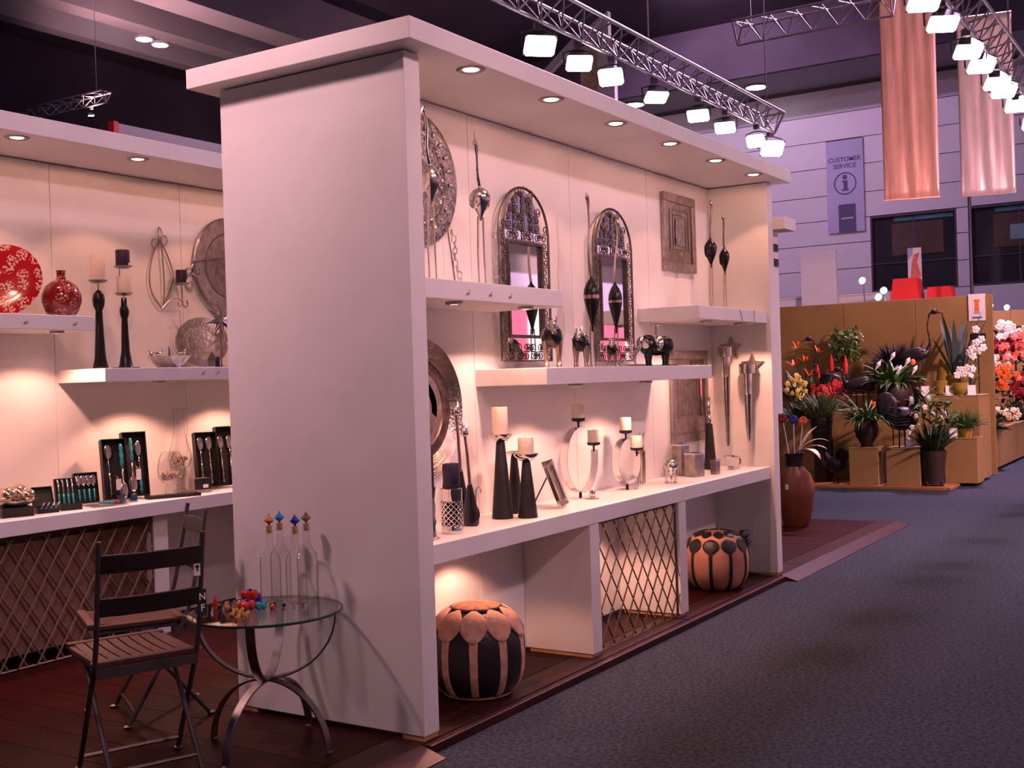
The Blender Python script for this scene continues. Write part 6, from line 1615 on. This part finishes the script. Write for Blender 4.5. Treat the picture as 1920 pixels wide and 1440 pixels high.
flower_bunch('spray of pale orchids arching in front of the agave', (-0.16, 11.15, 0.985), FL_WHITE, [(-0.10, -0.05, 0.30), (-0.02, -0.06, 0.32), (-0.06, -0.05, 0.25), (0.05, -0.05, 0.31), (-0.13, -0.05, 0.24), (0.02, -0.05, 0.24), (0.05, 0, 0.55), (0.10, 0, 0.62), (0.02, 0, 0.50), (0.12, 0, 0.52), (0.16, 0, 0.66), (0.10, 0, 0.78), (0.18, 0, 0.56), (0.06, 0, 0.46)], 0.045, 5, nl=14)
# tall column of artificial flowers by the aisle
group = 'column of bright flowers by the aisle'
BZ = 0.475
def col_bunch(label, m_, clouds, x, y, r, nl=0, ll=0.3):
    flower_bunch(label, (x, y, BZ), m_, [p for c in clouds for p in cloud(*c)], r, 5, False, nl=nl, ll=ll, group=group)
col_bunch('white orchids at the top of the bright flower column', FL_WHITE, [(22, 0.0, 1.36, 0.17, 0.13), (10, -0.06, 0.90, 0.14, 0.10)], -0.36, 15.0, 0.050)
col_bunch('coral pink orchids in the upper part of the bright flower column', FL_PINK, [(30, 0.05, 1.12, 0.22, 0.20)], -0.28, 15.0, 0.052)
col_bunch('crimson orchids among the coral ones in the flower column', FL_CRIM, [(22, -0.05, 1.12, 0.18, 0.18)], -0.34, 15.1, 0.050)
col_bunch('orange orchids low in the bright flower column', FL_ORANGE, [(36, 0.0, 0.68, 0.17, 0.18)], -0.33, 14.9, 0.042, 40)
col_bunch('cream orchids at the right of the flower column', FL_CREAM, [(30, 0.0, 1.20, 0.17, 0.22)], -0.12, 15.3, 0.050)
col_bunch('dark red blossoms at the foot of the flower column', FL_CRIM, [(32, 0.0, 0.55, 0.20, 0.20)], -0.16, 15.2, 0.050, 60, 0.3)
col_bunch('bright red blossoms at the right edge behind the planter', FL_RED, [(20, 0.0, 0.40, 0.16, 0.14)], -0.10, 15.8, 0.048, 40, 0.25)
col_bunch('mixed cream blossoms low along the planter', FL_CREAM, [(24, 0.10, 0.14, 0.20, 0.08, 0, 0.4)], -0.30, 14.2, 0.040, 50, 0.2)
t = plant('flowering_shrub', 'tall dark leafy shrub carrying the bright flower column', 'plant', (-0.30, 15.45, BZ))
pot(t, DARKPOT, [(0.10, 0), (0.14, 0.10), (0.13, 0.10), (0.1, 0.05)])
P(t, 'trunk', LEAFD, ('tube', [(0, 0, 0.05), (0.02, 0, 1.4)], [0.02, 0.01], 6))
f = MB()
for i in range(460):
    a = random.uniform(0, 6.28); q = random.random() ** 0.5 * 0.45
    f.blade((q * math.cos(a), 0.35 * q * math.sin(a), random.uniform(0.05, 1.45)), random.uniform(0, 6.28), random.uniform(-0.4, 1.0), random.uniform(0.10, 0.2), 0.055, 1.0, 3)
f.build('foliage', LEAFD, t, kind='stuff')
# metal birds
def metal_bird(label, loc, rot, h, kind):
    t = T('metal_bird', label, 'sculpture', loc, rot, 'dark metal birds')
    if kind == 'crane':
        lz = h * 0.42
        for s in (-1, 1):
            P(t, 'leg', DMETAL, ('tube', [(s * 0.035, 0, 0), (s * 0.03, 0, lz)], 0.009, 6))
        P(t, 'body', DMETAL, ('ell', (-0.02, 0, lz + 0.06), (0.15, 0.08, 0.075), 14, 8, (0, rad(-12), 0)), ('tube', [(0.09, 0, lz + 0.10), (0.13, 0, lz + 0.2), (0.10, 0, lz + (h - lz) * 0.7), (0.13, 0, h - 0.03), (0.17, 0, h - 0.02)], [0.04, 0.018, 0.014, 0.016, 0.02], 8), remesh=0.014)
        P(t, 'wing', DMETAL, ('ell', (-0.10, -0.05, lz + 0.08), (0.16, 0.03, 0.06), 12, 7, (0, rad(-18), 0)))
        P(t, 'wing', DMETAL, ('ell', (-0.10, 0.05, lz + 0.08), (0.16, 0.03, 0.06), 12, 7, (0, rad(-18), 0)))
        P(t, 'head', DMETAL, ('ell', (0.185, 0, h - 0.015), (0.045, 0.03, 0.032), 10, 6))
        P(t, 'beak', DMETAL, ('tube', [(0.21, 0, h - 0.02), (0.29, 0, h - 0.05)], [0.012, 0.003], 6))
    else:
        s_ = h / 0.62
        for s in (-1, 1):
            P(t, 'leg', DMETAL, ('tube', [(s * 0.03 * s_, 0, 0), (s * 0.025 * s_, 0, 0.22 * s_)], 0.009 * s_, 6))
        P(t, 'body', DMETAL, ('ell', (0, 0, 0.30 * s_), (0.17 * s_, 0.11 * s_, 0.13 * s_), 16, 10), ('tube', [(0.11 * s_, 0, 0.36 * s_), (0.17 * s_, 0, 0.48 * s_), (0.15 * s_, 0, 0.58 * s_)], [0.07 * s_, 0.045 * s_, 0.03 * s_], 9), remesh=0.014 * s_)
        P(t, 'tail_fan', DMETAL, ('ell', (-0.13 * s_, 0, 0.42 * s_), (0.12 * s_, 0.03 * s_, 0.17 * s_), 16, 9, (0, rad(-20), 0)))
        for k in range(4):
            P(t, 'wing_feather', DMETAL, ('tube', [(0.08 * s_, -0.10 * s_, (0.34 - 0.035 * k) * s_), (-0.05 * s_, -0.125 * s_, (0.32 - 0.03 * k) * s_), (-0.14 * s_, -0.11 * s_, (0.36 - 0.03 * k) * s_)], [0.018 * s_, 0.006 * s_], 6))
        P(t, 'head', DMETAL, ('ell', (0.16 * s_, 0, 0.60 * s_), (0.035 * s_, 0.028 * s_, 0.03 * s_), 10, 6))
        P(t, 'beak', DMETAL, ('tube', [(0.185 * s_, 0, 0.60 * s_), (0.23 * s_, 0, 0.575 * s_)], [0.012 * s_, 0.003], 6))
    return t
metal_bird('tallest dark metal crane with raised head near the poster', (-0.74, 11.25, 0.985), 10, 1.04, 'crane')
metal_bird('dark metal crane with curved neck behind the red flowers', (-1.95, 11.30, 0.70), 190, 1.06, 'crane')
metal_bird('left one of two small dark cranes beside the lily pot', (-1.47, 10.92, 0.83), 190, 0.52, 'crane')
metal_bird('right one of two small dark cranes beside the lily pot', (-1.30, 10.85, 0.83), 20, 0.60, 'crane')
metal_bird('large plump dark metal bird on the right front plinth', (-0.72, 10.20, 0.415), 15, 0.68, 'hen')
metal_bird('plump dark metal bird standing on the floor at the left', (-1.50, 10.15, FZ), 165, 0.46, 'hen')
# price cards
for i, (x, y, z, lb) in enumerate([(-0.61, 10.93, 0.985, 'white price card left of the amber beaker'), (-0.33, 10.93, 0.985, 'white price card between the amber glasses'), (-0.08, 10.93, 0.985, 'white price card right of the amber bowl'), (-0.60, 10.06, 0.415, 'white price card at the feet of the large dark bird'), (-0.22, 10.53, 0.50, 'white price card beside the bright grass pot')]):
    t = T('price_card', lb, 'price card', (x, y, z), 15, 'folded price cards')
    Mt = Matrix.Rotation(rad(-12), 4, 'X')
    P(t, 'front', CARD, ('bb', -0.045, 0.045, 0, 0.002, 0, 0.115, {'M': Mt}), smooth=False)
    P(t, 'back', CARD, ('bb', -0.045, 0.045, 0.045, 0.047, 0, 0.112, {'M': Matrix.Translation((0, 0.0, 0)) @ Matrix.Rotation(rad(8), 4, 'X')}), smooth=False)
for i, (x, lb) in enumerate([(-1.42, 'orange cube pot left of the lily pot'), (-1.16, 'orange round pot beside the lily pot')]):
    t = T('small_pot', lb, 'pot', (x + 0.22, 10.80, 0.83), 15, 'small orange pots')
    P(t, 'pot', FL_ORANGE, ('lathe', [(0.035, 0), (0.05, 0.10), (0.045, 0.10), (0.03, 0.03)], 14))
    P(t, 'soil', BLACKM, ('lathe', [(0.044, 0.085), (0.001, 0.087)], 14))
t = T('wall_poster', 'white poster with an orange vase picture hung on the tan wall', 'poster', (-0.20, 12.045, 1.90), 0)
P(t, 'board', CARD, ('bb', -0.10, 0.10, -0.012, -0.001, 0, 0.34), smooth=False)
P(t, 'picture', FL_ORANGE, ('prism', [(-0.03, 0.12), (0.03, 0.12), (0.022, 0.22), (0.04, 0.27), (-0.04, 0.27), (-0.022, 0.22)], -0.0145, -0.0125), smooth=False)
P(t, 'picture_base', BANNER, ('bb', -0.035, 0.035, -0.0145, -0.0125, 0.085, 0.118), smooth=False)
P(t, 'caption_bar', BANTXT, ('bb', -0.06, 0.06, -0.0145, -0.0125, 0.03, 0.05), smooth=False)
t = T('shelf_sign', 'small dark metal sign stand above the agave leaves', 'sign', (-0.10, 11.5, 0.985), 0)
P(t, 'post', DMETAL, ('tube', [(0, 0, 0), (0, 0, 0.72)], 0.008, 5))
P(t, 'plate', DMETAL, ('bb', -0.09, 0.09, -0.006, 0.006, 0.66, 0.74), smooth=False)

# ---- stands behind the flower stand
t = T('partition', 'upright white partition board behind the flower stand', 'partition', (-4.71, 20.0, CZ), 0)
P(t, 'board', CARD, ('bb', -0.37, 0.37, -0.04, 0.04, 0, 3.84), smooth=False, bevel=0.004)
P(t, 'foot', STEEL, ('bb', -0.3, 0.3, -0.18, 0.18, 0, 0.03), smooth=False)
t = T('exhibition_stand', 'low white stand wall beyond the tan flower stand', 'exhibition stand', (-4.4, 20.2, CZ), 0)
P(t, 'wall', CARD, ('bb', -3.5, 1.05, 0, 0.06, 0, 2.90), smooth=False, bevel=0.004)
P(t, 'capping', CARD, ('bb', -3.5, 1.05, -0.02, 0.08, 2.90, 2.93), smooth=False)
def red_roof(label, x, w0, w1, h_, y=18.0):
    t = T('red_sign', label, 'sign', (x, y, 2.2), 0, 'red wedge signs')
    P(t, 'face', REDB, ('prism', [(-w0, 0), (w0, 0), (w1, h_), (-w1, h_)], 0, 0.04), smooth=False)
    P(t, 'side', REDB, ('add', [(w0, 0.04, 0), (w0, 0.5, 0), (w1, 0.5, h_), (w1, 0.04, h_)], [(0, 1, 2, 3)]), smooth=False, solid=0.02)
    P(t, 'post', STEEL, ('bb', -0.03, 0.03, 0.05, 0.11, -2.2 + CZ, 0), smooth=False)
    return t
red_roof('larger red wedge sign above the tan wall', -2.53, 0.30, 0.19, 0.75)
red_roof('smaller red wedge sign half sunk behind the tan wall', -1.94, 0.24, 0.18, 0.56)
t = T('banner_stand', 'narrow red and white poster board in front of the dark window', 'poster', (-2.79, 20.0, CZ), 0)
P(t, 'board', CARD, ('bb', -0.13, 0.13, -0.02, 0.02, 0, 3.74), smooth=False)
P(t, 'printed_swirl', FL_PINK, ('prism', [(-0.10, 3.0), (0.02, 2.85), (0.12, 3.2), (0.05, 3.45), (0.10, 3.65), (-0.02, 3.6), (-0.06, 3.35)], -0.025, -0.021), smooth=False)
P(t, 'printed_corner', BANNER, ('prism', [(-0.13, 3.5), (-0.03, 3.62), (-0.02, 3.74), (-0.13, 3.74)], -0.025, -0.021), smooth=False)
# little clip-on spotlights on the walls
for i, (x, y, z, lb) in enumerate([(-1.675, 12.2, 2.526, 'highest clip spotlight above the tan wall'), (-1.396, 12.2, 2.371, 'upper of two clip spotlights by the red sign'), (-1.469, 12.2, 2.29, 'lower of two clip spotlights by the red sign'), (-0.86, 16.8, 2.307, 'left clip spotlight on the rear tan wall'), (-0.61, 16.8, 2.266, 'right clip spotlight on the rear tan wall')]):
    t = T('clip_spotlight', lb, 'spotlight', (x, y, z), 30, 'clip on spotlights')
    P(t, 'shell', STEEL, ('lathe', [(0.025, 0.10), (0.05, 0.03), (0.055, 0.0), (0.048, 0.002)], 14, {'M': Matrix.Rotation(rad(-75), 4, 'X')}))
    P(t, 'bulb', FLOODW, ('lathe', [(0.048, 0.004), (0.03, -0.006), (0.001, -0.010)], 14, {'M': Matrix.Rotation(rad(-75), 4, 'X')}))
    P(t, 'arm', STEEL, ('tube', [(0, 0.08, 0), (0.02, 0.02, -0.08), (0.0, -0.08, (2.2 if y < 13 else 2.19) - z)], 0.006, 5))

# ================================================================ BANNERS
def hang_banner(label, x0, x1, y, z0, z1, m_, rot):
    t = T('hanging_banner', label, 'banner', ((x0 + x1) / 2, y, z0), rot, 'satin banners')
    w = x1 - x0
    vs = []; fs = []
    nx, nz = 24, 24
    for j in range(nz + 1):
        for i in range(nx + 1):
            u = i / nx; v = j / nz
            dy = 0.005 * math.sin(u * 17 + 2 * math.sin(v * 4)) * (1 - 0.5 * v) + 0.003 * math.sin(u * 31 + v * 3)
            vs.append(((u - 0.5) * w, dy, v * (z1 - z0)))
    for j in range(nz):
        for i in range(nx):
            a = j * (nx + 1) + i
            fs.append((a, a + 1, a + nx + 2, a + nx + 1))
    P(t, 'cloth', m_, ('add', vs, fs), solid=0.004)
    P(t, 'bottom_rod', m_, ('tube', [(-w / 2, 0, 0.006), (w / 2, 0, 0.006)], 0.014, 6))
    P(t, 'top_rod', STEEL, ('tube', [(-w / 2, 0, z1 - z0), (w / 2, 0, z1 - z0)], 0.014, 6))
    for s in (-1, 1):
        P(t, 'wire', STEEL, ('tube', [(s * w * 0.45, 0, z1 - z0), (s * w * 0.45, 0, 10.6 - z0)], 0.004, 4))
    return t
hang_banner('long copper coloured satin banner hanging from the roof', -1.80, -1.03, 14.0, 3.80, 7.4, COPPER, 14)
hang_banner('long pearl white satin banner hanging beside the copper one', -0.72, 0.0, 14.0, 3.75, 6.3, PEARL, 12)
t = T('support_pole', 'slender dark pole rising behind the pearl banner', 'pole', (-1.17, 16.95, CZ), 0)
P(t, 'shaft', BLACKM, ('tube', [(0, 0, 0), (0, 0, 8.2)], 0.028, 8))
P(t, 'base_plate', BLACKM, ('lathe', [(0.15, 0), (0.15, 0.012), (0.04, 0.02)], 16))
# customer service banner on the cladding wall
t = T('service_banner', 'tall lilac banner reading customer service with an information symbol', 'banner', (-6.40, 27.95, 5.06), 0)
P(t, 'cloth', BANNER, ('bb', -0.50, 0.50, -0.02, 0.0, 0, 2.52), smooth=False)
P(t, 'top_rod', STEEL, ('tube', [(-0.5, -0.012, 2.53), (0.5, -0.012, 2.53)], 0.02, 6))
P(t, 'grey_box', BANTXT, ('bb', -0.20, 0.27, -0.026, -0.021, 0.0, 0.76), smooth=False)
lt = inst('lettering', text_mesh('lettering', 'CUSTOMER', 0.172, BANTXT), t, (0, -0.024, 1.98), (rad(90), 0, 0))
lt = inst('lettering', text_mesh('lettering', 'SERVICE', 0.172, BANTXT), t, (0, -0.024, 1.80), (rad(90), 0, 0))
P(t, 'symbol_ring', BANTXT, ('tube', [(0.29 * math.cos(k * PI / 16), -0.024, 1.33 + 0.29 * math.sin(k * PI / 16)) for k in range(32)], 0.017, 5, True))
P(t, 'symbol_dot', BANTXT, ('lathe', [(0.065, 0.022), (0.065, 0.028)], 16, {'M': Matrix.Translation((0, 0, 1.50)) @ RX90}))
P(t, 'symbol_stem', BANTXT, ('prism', [(-0.09, 1.13), (0.10, 1.13), (0.10, 1.18), (0.065, 1.18), (0.065, 1.41), (-0.075, 1.41), (-0.075, 1.36), (-0.04, 1.36), (-0.04, 1.18), (-0.09, 1.18)], -0.028, -0.022), smooth=False)
P(t, 'small_print', BANNER, ('bb', -0.13, 0.20, -0.030, -0.027, 0.36, 0.40), smooth=False)
# white angular sign structure beyond the truss
t = T('angular_sign', 'white angular sign frame rising behind the cornice under the truss', 'sign', (-5.6, 12.0, CZ), 0)
def poly(name, m_, pts, y0=0.0, y1=0.10):
    P(t, name, m_, ('prism', [(x + 5.6, z - CZ) for (x, z) in pts], y0, y1), smooth=False)
poly('peak_panel', CARD, [(-5.93, 6.50), (-5.30, 6.83), (-5.30, 6.48), (-5.48, 6.36)])
poly('diagonal_beam', CARD, [(-6.60, 6.02), (-6.45, 6.0), (-5.80, 6.48), (-5.93, 6.52)])
poly('pink_panel', FL_CREAM, [(-5.86, 6.42), (-5.55, 6.42), (-5.55, 5.5), (-5.86, 5.5)], 0.12, 0.16)
poly('upright_board', CARD, [(-5.50, 6.40), (-5.22, 6.40), (-5.22, 0.0), (-5.50, 0.0)])
